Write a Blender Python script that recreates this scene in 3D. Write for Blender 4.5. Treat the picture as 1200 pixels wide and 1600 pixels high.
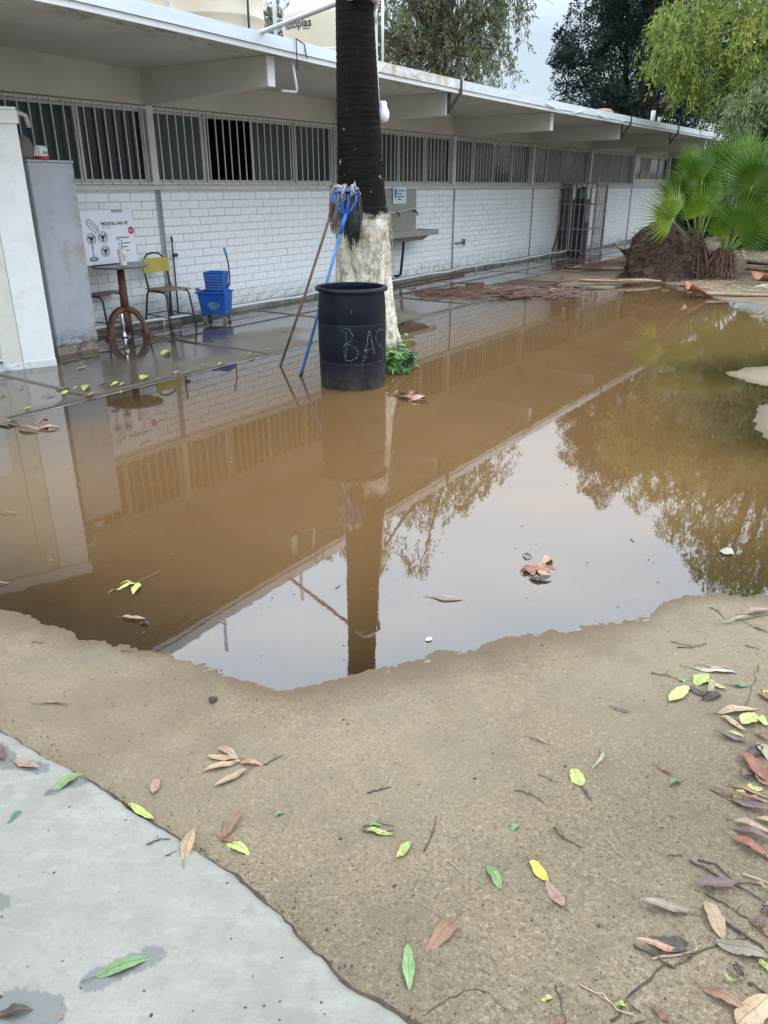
import bpy, math, random
import numpy as np
from mathutils import Vector, Matrix
random.seed(7); rng = np.random.default_rng(7)
for o in list(bpy.data.objects): bpy.data.objects.remove(o)
S = bpy.context.scene
COL = S.collection
PI = math.pi

# ------------------------------------------------------------------ camera
F_PX = 1205.0; CAM_H = 1.6; PITCH = math.atan(510 / F_PX)
cam_d = bpy.data.cameras.new('camera'); cam = bpy.data.objects.new('camera', cam_d); COL.objects.link(cam)
cam.location = (0, 0, CAM_H); cam.rotation_euler = (PI / 2 - PITCH, 0, 0)
cam_d.sensor_fit = 'VERTICAL'; cam_d.sensor_height = 24; cam_d.lens = 24 * F_PX / 1600
cam_d.clip_start = .05; cam_d.clip_end = 800
S.camera = cam
# ------------------------------------------------------------------ sky
SUN_EL = math.radians(58); SUN_AZ = math.radians(60)      # azimuth clockwise from +Y
world = bpy.data.worlds.new('World'); S.world = world; world.use_nodes = True
wn = world.node_tree; wn.nodes.clear()
def wnode(t, **k):
    n = wn.nodes.new(t)
    for a, b in k.items(): setattr(n, a, b)
    return n
sky = wnode('ShaderNodeTexSky', sky_type='NISHITA'); sky.sun_disc = False
sky.sun_elevation = SUN_EL; sky.sun_rotation = SUN_AZ
tc = wnode('ShaderNodeTexCoord')
sep = wnode('ShaderNodeSeparateXYZ'); wn.links.new(tc.outputs['Generated'], sep.inputs[0])
mr = wnode('ShaderNodeMapRange'); mr.inputs[1].default_value = .15; mr.inputs[2].default_value = .52
mr.inputs[3].default_value = 6.4; mr.inputs[4].default_value = 27.5                       # overcast sky brightens towards the zenith
wn.links.new(sep.outputs[2], mr.inputs[0])
mp = wnode('ShaderNodeMapping'); mp.inputs['Scale'].default_value = (1.5, 1.5, 5)
wn.links.new(tc.outputs['Generated'], mp.inputs[0])
nz = wnode('ShaderNodeTexNoise'); nz.inputs['Scale'].default_value = 1.6; nz.inputs['Detail'].default_value = 5
wn.links.new(mp.outputs[0], nz.inputs[0])
cr = wnode('ShaderNodeValToRGB'); cr.color_ramp.elements[0].position = .35; cr.color_ramp.elements[1].position = .68
cr.color_ramp.elements[0].color = (.68, .88, 1.06, 1); cr.color_ramp.elements[1].color = (.97, 1.0, 1.04, 1)
wn.links.new(nz.outputs[0], cr.inputs[0])
vm = wnode('ShaderNodeVectorMath', operation='SCALE'); wn.links.new(cr.outputs[0], vm.inputs[0]); wn.links.new(mr.outputs[0], vm.inputs['Scale'])
mx = wnode('ShaderNodeMix', data_type='RGBA'); mx.inputs[0].default_value = .88
wn.links.new(sky.outputs[0], mx.inputs[6]); wn.links.new(vm.outputs[0], mx.inputs[7])
bg = wnode('ShaderNodeBackground'); bg.inputs[1].default_value = .11
wn.links.new(mx.outputs[2], bg.inputs[0])
wo = wnode('ShaderNodeOutputWorld'); wn.links.new(bg.outputs[0], wo.inputs[0])
# ------------------------------------------------------------------ sun behind cloud
sd = bpy.data.lights.new('sun', 'SUN'); sd.energy = .8; sd.angle = math.radians(20); sd.color = (1, .96, .9)
so = bpy.data.objects.new('sun', sd); COL.objects.link(so)
sv = Vector((math.sin(SUN_AZ) * math.cos(SUN_EL), math.cos(SUN_AZ) * math.cos(SUN_EL), math.sin(SUN_EL)))
so.rotation_euler = sv.to_track_quat('Z', 'Y').to_euler()
S.view_settings.view_transform = 'Standard'; S.view_settings.look = 'None'
S.view_settings.exposure = 0.33; S.view_settings.gamma = 1; S.view_settings.use_curve_mapping = False
S.render.engine = 'CYCLES'
S.cycles.max_bounces = 8; S.cycles.transparent_max_bounces = 12

# ================================================================== helpers
def s2l(h):
    h = h.lstrip('#'); r = []
    for i in (0, 2, 4):
        c = int(h[i:i + 2], 16) / 255
        r.append(c / 12.92 if c <= .04045 else ((c + .055) / 1.055) ** 2.4)
    return tuple(r) + (1,)
def c4(c): return s2l(c) if isinstance(c, str) else (tuple(c) + (1,))[:4]

class NT:
    def __init__(s, name):
        s.m = bpy.data.materials.new(name); s.m.use_nodes = True
        s.t = s.m.node_tree; s.t.nodes.clear()
        s.out = s.t.nodes.new('ShaderNodeOutputMaterial')
        s.b = s.t.nodes.new('ShaderNodeBsdfPrincipled'); s.t.links.new(s.b.outputs[0], s.out.inputs[0])
        s.tc = s.t.nodes.new('ShaderNodeTexCoord'); s.src = s.tc.outputs['Object']
    def n(s, t, **k):
        n = s.t.nodes.new(t)
        for a, b in k.items(): setattr(n, a, b)
        return n
    def l(s, a, b): s.t.links.new(a, b)
    def noise(s, scale, detail=4, rough=.55, stretch=None, src=None, dist=0):
        n = s.n('ShaderNodeTexNoise'); n.inputs['Scale'].default_value = scale; n.inputs['Detail'].default_value = detail
        n.inputs['Roughness'].default_value = rough; n.inputs['Distortion'].default_value = dist
        v = src or s.src
        if stretch:
            m = s.n('ShaderNodeMapping'); m.inputs['Scale'].default_value = stretch; s.l(v, m.inputs[0]); v = m.outputs[0]
        s.l(v, n.inputs['Vector']); return n.outputs[0]
    def ramp(s, fac, stops):
        r = s.n('ShaderNodeValToRGB'); e = r.color_ramp.elements
        while len(e) < len(stops): e.new(.5)
        for i, (p, c) in enumerate(stops): e[i].position = p; e[i].color = c4(c) if not isinstance(c, (int, float)) else (c, c, c, 1)
        s.l(fac, r.inputs[0]); return r.outputs[0]
    def mix(s, fac, a, b, mode='MIX'):
        m = s.n('ShaderNodeMix', data_type='RGBA', blend_type=mode)
        for i, v in ((0, fac), (6, a), (7, b)):
            if hasattr(v, 'is_output'): s.l(v, m.inputs[i])
            else: m.inputs[i].default_value = v if i == 0 else c4(v)
        return m.outputs[2]
    def math(s, op, a, b=0.0, clamp=False):
        m = s.n('ShaderNodeMath', operation=op); m.use_clamp = clamp
        for i, v in ((0, a), (1, b)):
            if hasattr(v, 'is_output'): s.l(v, m.inputs[i])
            else: m.inputs[i].default_value = v
        return m.outputs[0]
    def attr(s, name):
        a = s.n('ShaderNodeAttribute'); a.attribute_name = name; return a.outputs['Fac']
    def attrc(s, name):
        a = s.n('ShaderNodeAttribute'); a.attribute_name = name; return a.outputs['Color']
    def bump(s, h, strength=.3, dist=.01, prev=None):
        b = s.n('ShaderNodeBump'); b.inputs['Strength'].default_value = strength; b.inputs['Distance'].default_value = dist
        s.l(h, b.inputs['Height'])
        if prev: s.l(prev, b.inputs['Normal'])
        return b.outputs[0]
    def set(s, **k):
        for a, v in k.items():
            i = s.b.inputs[a.replace('_', ' ')]
            if hasattr(v, 'is_output'): s.l(v, i)
            else: i.default_value = c4(v) if a == 'Base_Color' else v
        return s

def simple(name, col, rough=.6, metal=0, var=.25, scale=6, bump=.15, bscale=60, dirt=None, dirtamt=.5, stretch=None, perobj=0.0, spec=.5):
    t = NT(name); c = c4(col)
    lo = tuple(x * (1 - var) for x in c[:3]); hi = tuple(min(1, x * (1 + var * .6)) for x in c[:3])
    colr = t.mix(t.ramp(t.noise(scale, 5, .6, stretch), [(.3, 0.), (.7, 1.)]), lo, hi)
    if dirt is not None:
        colr = t.mix(t.ramp(t.noise(scale * .6 + 1.3, 7, .68), [(.5, 0.), (.5 + .25 / max(dirtamt, .05) * .6, min(1, dirtamt))]), colr, dirt)
    if perobj:
        oi = t.n('ShaderNodeObjectInfo')
        colr = t.mix(1.0, colr, t.ramp(oi.outputs['Random'], [(0, (1 - perobj,) * 3), (1, (1 + perobj * .3,) * 3)]), 'MULTIPLY')
    t.set(Base_Color=colr, Metallic=metal, Roughness=t.ramp(t.noise(scale * 2.1, 3), [(.3, max(0, rough - .08)), (.7, min(1, rough + .1))]))
    t.b.inputs['Specular IOR Level'].default_value = spec
    if bump: t.set(Normal=t.bump(t.noise(bscale, 4, .65), bump, .006))
    return t.m

class MB:
    """collects shapes for ONE mesh object"""
    def __init__(s): s.v = []; s.f = []; s.mi = []; s.cur = 0; s.M = None
    def add(s, vs, fs):
        o = len(s.v)
        if s.M is not None: vs = [tuple(s.M @ Vector(v)) for v in vs]
        s.v += [tuple(v) for v in vs]; s.f += [tuple(i + o for i in f) for f in fs]; s.mi += [s.cur] * len(fs)
        return s
    def box(s, x0, x1, y0, y1, z0, z1):
        return s.add([(x0, y0, z0), (x1, y0, z0), (x1, y1, z0), (x0, y1, z0), (x0, y0, z1), (x1, y0, z1), (x1, y1, z1), (x0, y1, z1)],
                     [(0, 3, 2, 1), (4, 5, 6, 7), (0, 1, 5, 4), (1, 2, 6, 5), (2, 3, 7, 6), (3, 0, 4, 7)])
    def tube(s, pts, r, n=10, cap=True):
        pts = [Vector(p) for p in pts]; R = r if isinstance(r, (list, tuple)) else [r] * len(pts)
        vs = []; fs = []; prev = None
        for i, p in enumerate(pts):
            a = pts[max(0, i - 1)]; b = pts[min(len(pts) - 1, i + 1)]; t = (b - a)
            if t.length < 1e-9: t = Vector((0, 0, 1))
            t.normalize()
            if prev is None:
                u = t.orthogonal().normalized()
            else:
                u = prev - t * prev.dot(t)
                u = u.normalized() if u.length > 1e-6 else t.orthogonal().normalized()
            prev = u; w = t.cross(u)
            for k in range(n):
                an = 2 * PI * k / n; vs.append(p + (u * math.cos(an) + w * math.sin(an)) * R[i])
        for i in range(len(pts) - 1):
            for k in range(n):
                k2 = (k + 1) % n; fs.append((i * n + k, i * n + k2, (i + 1) * n + k2, (i + 1) * n + k))
        if cap:
            fs.append(tuple(range(n - 1, -1, -1))); fs.append(tuple((len(pts) - 1) * n + k for k in range(n)))
        return s.add(vs, fs)
    def lathe(s, prof, n=32, c=(0, 0, 0), cap0=True, cap1=True, wob=None):
        vs = []; fs = []
        for i, (r, z) in enumerate(prof):
            for k in range(n):
                a = 2 * PI * k / n; rr = r * (wob(a, z) if wob else 1)
                vs.append((c[0] + rr * math.cos(a), c[1] + rr * math.sin(a), c[2] + z))
        for i in range(len(prof) - 1):
            for k in range(n):
                k2 = (k + 1) % n; fs.append((i * n + k, i * n + k2, (i + 1) * n + k2, (i + 1) * n + k))
        if cap0: fs.append(tuple(range(n - 1, -1, -1)))
        if cap1: fs.append(tuple((len(prof) - 1) * n + k for k in range(n)))
        return s.add(vs, fs)
    def build(s, name, mat, parent=None, smooth=False, bevel=0, loc=(0, 0, 0), rz=0, segs=2):
        me = bpy.data.meshes.new(name); me.from_pydata(s.v, [], s.f)
        for m in (mat if isinstance(mat, (list, tuple)) else [mat]): me.materials.append(m)
        if len(me.materials) > 1: me.polygons.foreach_set('material_index', s.mi)
        if smooth: me.polygons.foreach_set('use_smooth', [True] * len(me.polygons))
        me.update()
        o = bpy.data.objects.new(name, me); COL.objects.link(o)
        o.location = loc; o.rotation_euler = (0, 0, rz)
        if parent: o.parent = parent
        if bevel:
            b = o.modifiers.new('bevel', 'BEVEL'); b.width = bevel; b.segments = segs; b.limit_method = 'ANGLE'; b.angle_limit = math.radians(40)
            b.harden_normals = False
        if smooth == 'auto':
            me.polygons.foreach_set('use_smooth', [True] * len(me.polygons))
            me.set_sharp_from_angle(angle=math.radians(38))
        return o

def tag(o, label=None, cat=None, group=None, kind=None):
    if label: o['label'] = label
    if cat: o['category'] = cat
    if group: o['group'] = group
    if kind: o['kind'] = kind
    return o
def thing(name, label, cat, loc=(0, 0, 0), rz=0, group=None):
    o = bpy.data.objects.new(name, None); COL.objects.link(o); o.empty_display_size = .1
    o.location = loc; o.rotation_euler = (0, 0, rz); return tag(o, label, cat, group)
def inst(src, parent, M=None, name=None):
    o = src.copy(); COL.objects.link(o); o.parent = parent
    if M is not None: o.matrix_local = M
    return o

# pixel of the 1200x1600 photograph -> point on the ground (survey of where things stand)
ct, st = math.cos(PITCH), math.sin(PITCH)
def ray(x, y):
    a = (x - 600) / F_PX; b = -(y - 800) / F_PX
    return Vector((a, ct + b * st, -st + b * ct))
AZ = math.atan2(890 / F_PX, ct + st * 510 / F_PX)          # direction the building runs, from +Y
PHI = PI / 2 - AZ
UX, UY = math.sin(AZ), math.cos(AZ)
def W(u, w, z=0): return (UX * u - UY * w, UY * u + UX * w, z)       # building frame -> world (u along the wall, w towards it)
def UW(x, y): return (UX * x + UY * y, -UY * x + UX * y)
def gp(x, y, z=0):
    d = ray(x, y); t = (z - CAM_H) / d.z; return (d.x * t, d.y * t)

# ================================================================== ground survey
shore_px = [(0, 958), (60, 975), (100, 986), (150, 995), (200, 1006), (250, 1017), (300, 1032), (345, 1052), (390, 1068), (440, 1077), (490, 1076), (540, 1062), (590, 1048),
            (640, 1036), (662, 1028), (680, 1016), (720, 1012), (760, 1006), (800, 996), (850, 985), (900, 978), (950, 970), (1000, 955), (1040, 940), (1075, 930), (1130, 926), (1200, 925), (1330, 935)]
right_px = [(1420, 880), (1380, 760), (1290, 710), (1225, 695), (1200, 680), (1186, 655), (1180, 634), (1215, 616), (1260, 608), (1200, 604), (1165, 597), (1130, 581), (1160, 575), (1200, 571), (1330, 560),
            (1400, 520), (1330, 492), (1200, 480), (1110, 466), (1075, 446), (1020, 441), (975, 443), (955, 452)]
pts = [gp(*p) for p in shore_px] + [gp(*p) for p in right_px]
pts.append(W(13.2, 5.42)[:2]); pts.append(W(2.85, 5.42)[:2]); pts.append(W(1.2, 5.1)[:2]); pts.append(W(1.05, 4.3)[:2])
OUT = np.array(pts)
def sdf(X, Y):
    """signed distance to the puddle outline, negative inside"""
    X = np.asarray(X, float); Y = np.asarray(Y, float)
    d = np.full(X.shape, 1e9); ins = np.zeros(X.shape, bool)
    n = len(OUT)
    for i in range(n):
        ax, ay = OUT[i]; bx, by = OUT[(i + 1) % n]
        ex, ey = bx - ax, by - ay
        t = np.clip(((X - ax) * ex + (Y - ay) * ey) / (ex * ex + ey * ey), 0, 1)
        d = np.minimum(d, np.hypot(X - ax - t * ex, Y - ay - t * ey))
        c = ((ay > Y) != (by > Y)); 
        with np.errstate(divide='ignore', invalid='ignore'):
            xx = (bx - ax) * (Y - ay) / (by - ay + 1e-12) + ax
        ins ^= c & (X < xx)
    return np.where(ins, -d, d)
def vnoise(X, Y, s, seed=0):
    """cheap smooth value noise"""
    r = np.random.default_rng(seed); T = r.random((256, 256))
    x = np.asarray(X) / s + 1000.3; y = np.asarray(Y) / s + 1000.7
    xi = np.floor(x).astype(int); yi = np.floor(y).astype(int); fx = x - xi; fy = y - yi
    fx = fx * fx * (3 - 2 * fx); fy = fy * fy * (3 - 2 * fy)
    g = lambda a, b: T[a % 256, b % 256]
    return (g(xi, yi) * (1 - fx) + g(xi + 1, yi) * fx) * (1 - fy) + (g(xi, yi + 1) * (1 - fx) + g(xi + 1, yi + 1) * fx) * fy - .5
def ground_z(X, Y):
    d = sdf(X, Y)
    d = d + .10 * vnoise(X, Y, .35, 1) * np.clip(np.abs(Y) / 4, .4, 1.2) + .05 * vnoise(X, Y, .11, 2)
    z = np.where(d > 0, .016 * (1 - np.exp(-d / .9)) + .006 * np.clip(d / 2, 0, 1), -.05 * (1 - np.exp(d / .95)))
    z = z + .0011 * vnoise(X, Y, .06, 3) + .0007 * vnoise(X, Y, .022, 4) + .0009 * vnoise(X, Y, .0095, 6) + .0015 * vnoise(X, Y, .6, 5)
    u = UX * X + UY * Y; w = -UY * X + UX * Y
    under = np.clip((w - 5.40) / .06, 0, 1) * ((u < 13.6)).astype(float)
    under = np.maximum(under, np.clip((w - 6.2) / .2, 0, 1))
    z = z * (1 - under) + (-.035) * under
    return z, d
APRON_Z = .014
PATH_Z = .034
_e = [UW(*gp(a, b, .034)) for a, b in ((655, 1599), (610, 1572), (561, 1546), (531, 1524), (509, 1497), (482, 1475), (464, 1456), (437, 1422), (400, 1394), (367, 1362), (322, 1334), (277, 1304), (240, 1284), (195, 1254), (139, 1216), (100, 1192), (56, 1171), (28, 1152), (0, 1137))]
EDGE_W = [-6.0] + [p[1] for p in _e] + [3.2, 8.3]; EDGE_U = [.86] + [p[0] for p in _e] + [1.02, 1.05]
def path_edge(w):      # u of the ragged edge of the pale path, as a function of w
    w = np.asarray(w, float)
    return np.interp(w, EDGE_W, EDGE_U) + .006 * vnoise(w, 0 * w, .05, 12) + .005 * vnoise(w, 0 * w, .018, 13)
def surf(x, y):
    u, w = UW(x, y)
    if w > 5.42 and u > -3 and not (u > 13.2 and w < 6.3): return APRON_Z + .001
    if u < float(path_edge(np.array([w]))[0]): return PATH_Z
    return float(ground_z(np.array([x]), np.array([y]))[0][0])
def gs(px, py, top=True):
    """pixel -> (x, y, z) on whatever surface is there (water included)"""
    z = 0.
    for _ in range(3):
        x, y = gp(px, py, z); z = surf(x, y)
        if top: z = max(z, 0.0)
    return (x, y, z)

# ================================================================== materials
def mat_ground():
    t = NT('old_brown_concrete')
    base = t.mix(t.ramp(t.noise(.9, 5, .6), [(.3, 0.), (.7, 1.)]), (.158, .119, .074), (.228, .178, .117))
    fine = t.noise(210, 3, .75)
    base = t.mix(t.ramp(t.noise(95, 3, .7), [(.36, .75), (.50, 0.)]), base, (.080, .060, .040))
    base = t.mix(t.ramp(t.noise(80, 2, .7), [(.54, 0.), (.66, .7)]), base, (.30, .245, .17))
    base = t.mix(t.ramp(fine, [(.36, .75), (.48, 0.)]), base, (.08, .06, .042))
    base = t.mix(t.ramp(t.noise(150, 2, .6), [(.64, 0.), (.76, .6)]), base, (.38, .32, .24))
    base = t.mix(t.ramp(t.noise(1.5, 7, .66), [(.42, 0.), (.66, .55)]), base, (.105, .084, .064))
    base = t.mix(t.ramp(t.noise(6, 6, .7), [(.52, 0.), (.72, .4)]), base, (.10, .08, .06))
    v = t.n('ShaderNodeTexVoronoi'); v.inputs['Scale'].default_value = 34; t.l(t.src, v.inputs['Vector'])
    spk = t.ramp(v.outputs['Distance'], [(.05, 1.), (.10, 0.)])
    sel = t.ramp(t.noise(20, 2), [(.60, 0.), (.66, 1.)])
    base = t.mix(t.math('MULTIPLY', spk, sel), base, (.04, .03, .022))
    wet = t.attr('wet'); silt = t.attr('silt')
    base = t.mix(t.math('MULTIPLY', silt, t.ramp(t.noise(1.6, 4), [(.2, .12), (.7, .55)])), base, (.270, .212, .145))
    base = t.mix(t.math('MULTIPLY', wet, .66), base, (.092, .056, .029))
    t.set(Base_Color=base, Roughness=t.ramp(t.math('ADD', wet, t.math('MULTIPLY', t.noise(30), .15)), [(.1, .9), (1.0, .6)]))
    nb = t.bump(fine, .55, .004); nb = t.bump(t.noise(60, 5, .7), .35, .006, nb)
    t.set(Normal=nb); t.b.inputs['Specular IOR Level'].default_value = .18
    return t.m
def mat_path():
    t = NT('pale_concrete')
    b = t.mix(t.ramp(t.noise(2.2, 6, .62), [(.3, 0.), (.7, 1.)]), (.175, .162, .135), (.250, .235, .202))
    b = t.mix(t.ramp(t.noise(5, 6, .7), [(.55, 0.), (.72, .5)]), b, (.16, .135, .10))
    b = t.mix(t.ramp(t.noise(170, 3, .7), [(.34, .55), (.46, 0.)]), b, (.17, .165, .15))
    b = t.mix(t.ramp(t.noise(7, 6, .78, (1, 3, 1)), [(.50, 0.), (.72, .6)]), b, (.30, .295, .275))
    b = t.mix(t.ramp(t.noise(28, 4, .8), [(.50, 0.), (.66, .45)]), b, (.155, .15, .135))
    v = t.n('ShaderNodeTexVoronoi'); v.inputs['Scale'].default_value = 16; t.l(t.src, v.inputs['Vector'])
    b = t.mix(t.math('MULTIPLY', t.ramp(v.outputs['Distance'], [(.04, .9), (.07, 0.)]), t.ramp(t.noise(9, 2), [(.66, 0.), (.70, 1.)])), b, (.06, .05, .04))
    b = t.mix(t.math('MULTIPLY', t.attr('wet'), .8), b, (.095, .095, .092))
    t.set(Base_Color=b, Roughness=t.ramp(t.attr('wet'), [(0, .85), (1, .4)]), Normal=t.bump(t.noise(130, 4, .7), .4, .003))
    return t.m
def mat_apron():
    t = NT('wet_grey_concrete')
    wetn = t.attr('wet')
    b = t.mix(t.ramp(t.noise(1.8, 6, .6), [(.3, 0.), (.7, 1.)]), (.135, .108, .08), (.205, .170, .13))
    b = t.mix(t.ramp(t.noise(7, 7, .72), [(.45, 0.), (.7, .7)]), b, (.10, .072, .05))
    b = t.mix(t.ramp(t.noise(120, 2, .7), [(.33, .5), (.45, 0.)]), b, (.1, .08, .06))
    b = t.mix(t.math('MULTIPLY', wetn, .85), b, (.048, .036, .026))
    t.set(Base_Color=b, Roughness=t.ramp(wetn, [(.25, .75), (.62, .13), (.95, .04)]))
    t.b.inputs['Specular IOR Level'].default_value = .75
    h = t.math('MULTIPLY', t.noise(45, 5, .7), t.ramp(wetn, [(.3, 1.), (.75, .06)]))
    t.set(Normal=t.bump(h, .35, .005)); return t.m
def mat_water():
    t = NT('muddy_water'); t.t.nodes.remove(t.b)
    dep = t.attr('depth')
    n1 = t.noise(2.2, 6, .65, (1, 1, 1)); n2 = t.noise(26, 4, .7, (1.6, .8, 1))
    mud = t.mix(t.ramp(t.noise(.55, 3), [(.3, 0.), (.7, 1.)]), (.142, .076, .029), (.172, .096, .040))
    mud = t.mix(t.ramp(n1, [(.45, 0.), (.75, .35)]), mud, (.135, .075, .028))
    mud = t.mix(t.math('MULTIPLY', t.ramp(n2, [(.56, 0.), (.68, .55)]), t.ramp(dep, [(.15, 1.), (.95, .10)])), mud, (.06, .038, .018))
    dif = t.n('ShaderNodeBsdfDiffuse'); t.l(mud, dif.inputs[0])
    tr = t.n('ShaderNodeBsdfTransparent'); tr.inputs[0].default_value = (.93, .84, .70, 1)
    op = t.ramp(t.math('ADD', dep, t.math('MULTIPLY', t.math('SUBTRACT', n2, .5), .18)), [(.03, 0.), (.22, .22), (.50, .66), (.80, .90), (1.0, .97)])
    body = t.n('ShaderNodeMixShader'); t.l(op, body.inputs[0]); t.l(tr.outputs[0], body.inputs[1]); t.l(dif.outputs[0], body.inputs[2])
    gl = t.n('ShaderNodeBsdfGlossy'); gl.inputs['Roughness'].default_value = .006; gl.inputs[0].default_value = (.97, .985, 1, 1)
    nb = t.bump(t.noise(3.5, 3, .5, (1, .6, 1)), .028, .02); nb = t.bump(t.noise(22, 3, .55), .010, .006, nb)
    t.l(nb, gl.inputs['Normal'])
    fr = t.n('ShaderNodeFresnel'); fr.inputs['IOR'].default_value = 1.90
    mixs = t.n('ShaderNodeMixShader'); t.l(fr.outputs[0], mixs.inputs[0]); t.l(body.outputs[0], mixs.inputs[1]); t.l(gl.outputs[0], mixs.inputs[2])
    t.l(mixs.outputs[0], t.out.inputs[0]); return t.m
def mat_white_brick():
    t = NT('white_painted_brick')
    oi = t.n('ShaderNodeObjectInfo')
    b = t.mix(t.ramp(t.noise(5, 5, .6), [(.3, 0.), (.7, 1.)]), (.78, .78, .78), (.86, .86, .87))
    b = t.mix(t.ramp(t.noise(14, 7, .75), [(.60, 0.), (.75, .5)]), b, (.48, .46, .41))
    g = t.n('ShaderNodeSeparateXYZ'); gg = t.n('ShaderNodeNewGeometry'); t.l(gg.outputs['Position'], g.inputs[0])
    low = t.math('MULTIPLY', t.ramp(g.outputs[2], [(.05, 1.), (.34, 0.)]), t.ramp(t.noise(8, 5, .7), [(.38, 0.), (.62, 1.)]))
    b = t.mix(t.math('MULTIPLY', low, .75), b, (.20, .19, .14))
    t.set(Base_Color=b, Roughness=.62, Normal=t.bump(t.noise(70, 4, .7), .35, .004)); return t.m
def mat_trunk():
    t = NT('palm_bark_painted')
    g = t.n('ShaderNodeSeparateXYZ'); t.l(t.src, g.inputs[0]); z = g.outputs[2]
    rings = t.noise(1, 5, .7, (3.5, 3.5, 40), dist=.4)
    bark = t.mix(t.ramp(rings, [(.35, 0.), (.65, 1.)]), (.004, .0035, .0035), (.012, .009, .008))
    bark = t.mix(t.ramp(t.noise(3, 4, .6, (6, 6, .8)), [(.5, 0.), (.7, .8)]), bark, (.015, .010, .008))
    bark = t.mix(t.math('MULTIPLY', t.ramp(t.noise(26, 3, .6), [(.66, 0.), (.70, 1.)]), t.ramp(z, [(.30, 0.), (.36, 1.), (.50, .9), (.56, 0.)])), bark, (.62, .62, .58))
    fib = t.noise(1, 6, .75, (14, 14, 5), dist=.3)
    lime = t.mix(t.ramp(fib, [(.38, 0.), (.60, 1.)]), (.26, .20, .13), (.70, .65, .54))
    lime = t.mix(t.ramp(t.noise(9, 5, .7), [(.50, 0.), (.66, 1.)]), lime, (.75, .73, .66))
    lime = t.mix(t.ramp(t.noise(4.5, 6, .7, (1, 1, .5)), [(.60, 0.), (.72, .7)]), lime, (.10, .07, .045))
    edge = t.math('ADD', z, t.math('MULTIPLY', t.math('SUBTRACT', t.noise(5, 5, .7), .5), .25))
    top = t.ramp(t.math('DIVIDE', edge, 4.0), [(.330, 1.), (.342, 0.)])
    bot = t.ramp(t.math('DIVIDE', edge, 1.0), [(.14, 0.), (.22, 1.)])
    zz = t.math('DIVIDE', z, 4.0)
    col = t.mix(t.math('MULTIPLY', top, bot), bark, lime)
    col = t.mix(t.ramp(z, [(.12, .9), (.24, 0.)]), col, (.055, .036, .022))
    # splashes of paint above the lime band
    spl = t.math('MULTIPLY', t.ramp(t.noise(13, 4, .7), [(.66, 0.), (.69, 1.)]), t.ramp(zz, [(.34, 1.), (.50, .6), (.56, 0.)]))
    col = t.mix(t.math('MULTIPLY', spl, t.ramp(zz, [(.33, 0.), (.345, 1.)])), col, (.66, .64, .58))
    t.set(Base_Color=col, Roughness=.82, Normal=t.bump(rings, .8, .012, t.bump(fib, .6, .012)))
    t.b.inputs['Specular IOR Level'].default_value = .12; return t.m
def leafmat(name, c1, c2, rough=.5, trans=.25, vein=None, scale=9):
    t = NT(name); oi = t.n('ShaderNodeObjectInfo')
    c = t.mix(t.ramp(t.noise(scale, 4, .6), [(.3, 0.), (.7, 1.)]), c1, c2)
    c = t.mix(1.0, c, t.ramp(oi.outputs['Random'], [(0, (.78, .8, .8)), (1, (1.15, 1.12, 1.1))]), 'MULTIPLY')
    c = t.mix(t.ramp(t.noise(60, 4, .75), [(.50, 0.), (.70, .55)]), c, tuple(x * .45 for x in c1))
    c = t.mix(t.ramp(t.noise(140, 3, .7), [(.60, 0.), (.72, .7)]), c, (.06, .035, .02))
    e = t.math('ADD', t.attr('edge'), t.math('MULTIPLY', t.math('SUBTRACT', t.noise(45, 4, .7), .5), 1.3))
    c = t.mix(t.ramp(e, [(.72, 0.), (1.0, .75)]), c, (.11, .058, .032))
    t.set(Base_Color=c, Roughness=.45, Normal=t.bump(t.noise(1, 3, .6, (30, 220, 30)), .5, .0015, t.bump(t.noise(70, 4, .7), .5, .002))); return t.m
def crownmat(name, c1, c2, c3, gloss=.5):
    t = NT(name); a = t.attr('tint')
    c = t.ramp(a, [(0, c1), (.55, c2), (1, c3)])
    t.set(Base_Color=c, Roughness=.6)
    t.b.inputs['Specular IOR Level'].default_value = .25
    tl = t.n('ShaderNodeBsdfTranslucent'); t.l(c, tl.inputs[0])
    m = t.n('ShaderNodeMixShader'); m.inputs[0].default_value = .28
    t.l(t.b.outputs[0], m.inputs[1]); t.l(tl.outputs[0], m.inputs[2]); t.l(m.outputs[0], t.out.inputs[0]); return t.m
def mat_fascia():
    t = NT('fascia_paint')
    b = t.mix(t.ramp(t.noise(2, 5, .6, (.5, 1, 4)), [(.3, 0.), (.7, 1.)]), (.60, .66, .70), (.74, .79, .82))
    g = t.n('ShaderNodeSeparateXYZ'); t.l(t.src, g.inputs[0]); u = g.outputs[0]
    zone = t.math('MULTIPLY', t.ramp(t.math('DIVIDE', u, 20), [(.405, 0.), (.43, 1.), (.50, .8), (.56, .15)]), t.ramp(t.noise(6, 5, .7, (1, 1, 2)), [(.40, 0.), (.62, 1.)]))
    b = t.mix(t.math('MULTIPLY', zone, .85), b, (.46, .26, .10))
    b = t.mix(t.ramp(t.noise(3.0, 7, .75, (1, 1, 3)), [(.60, 0.), (.70, .75)]), b, (.20, .15, .11))
    t.set(Base_Color=b, Roughness=.5, Normal=t.bump(t.noise(40, 4, .6), .15, .004)); return t.m
M = {}
M['ground'] = mat_ground(); M['path'] = mat_path(); M['apron'] = mat_apron(); M['water'] = mat_water(); M['brick'] = mat_white_brick()
M['mortar'] = simple('grey_mortar', (.60, .60, .59), .8, var=.3, scale=12)
M['fascia'] = mat_fascia()
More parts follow.
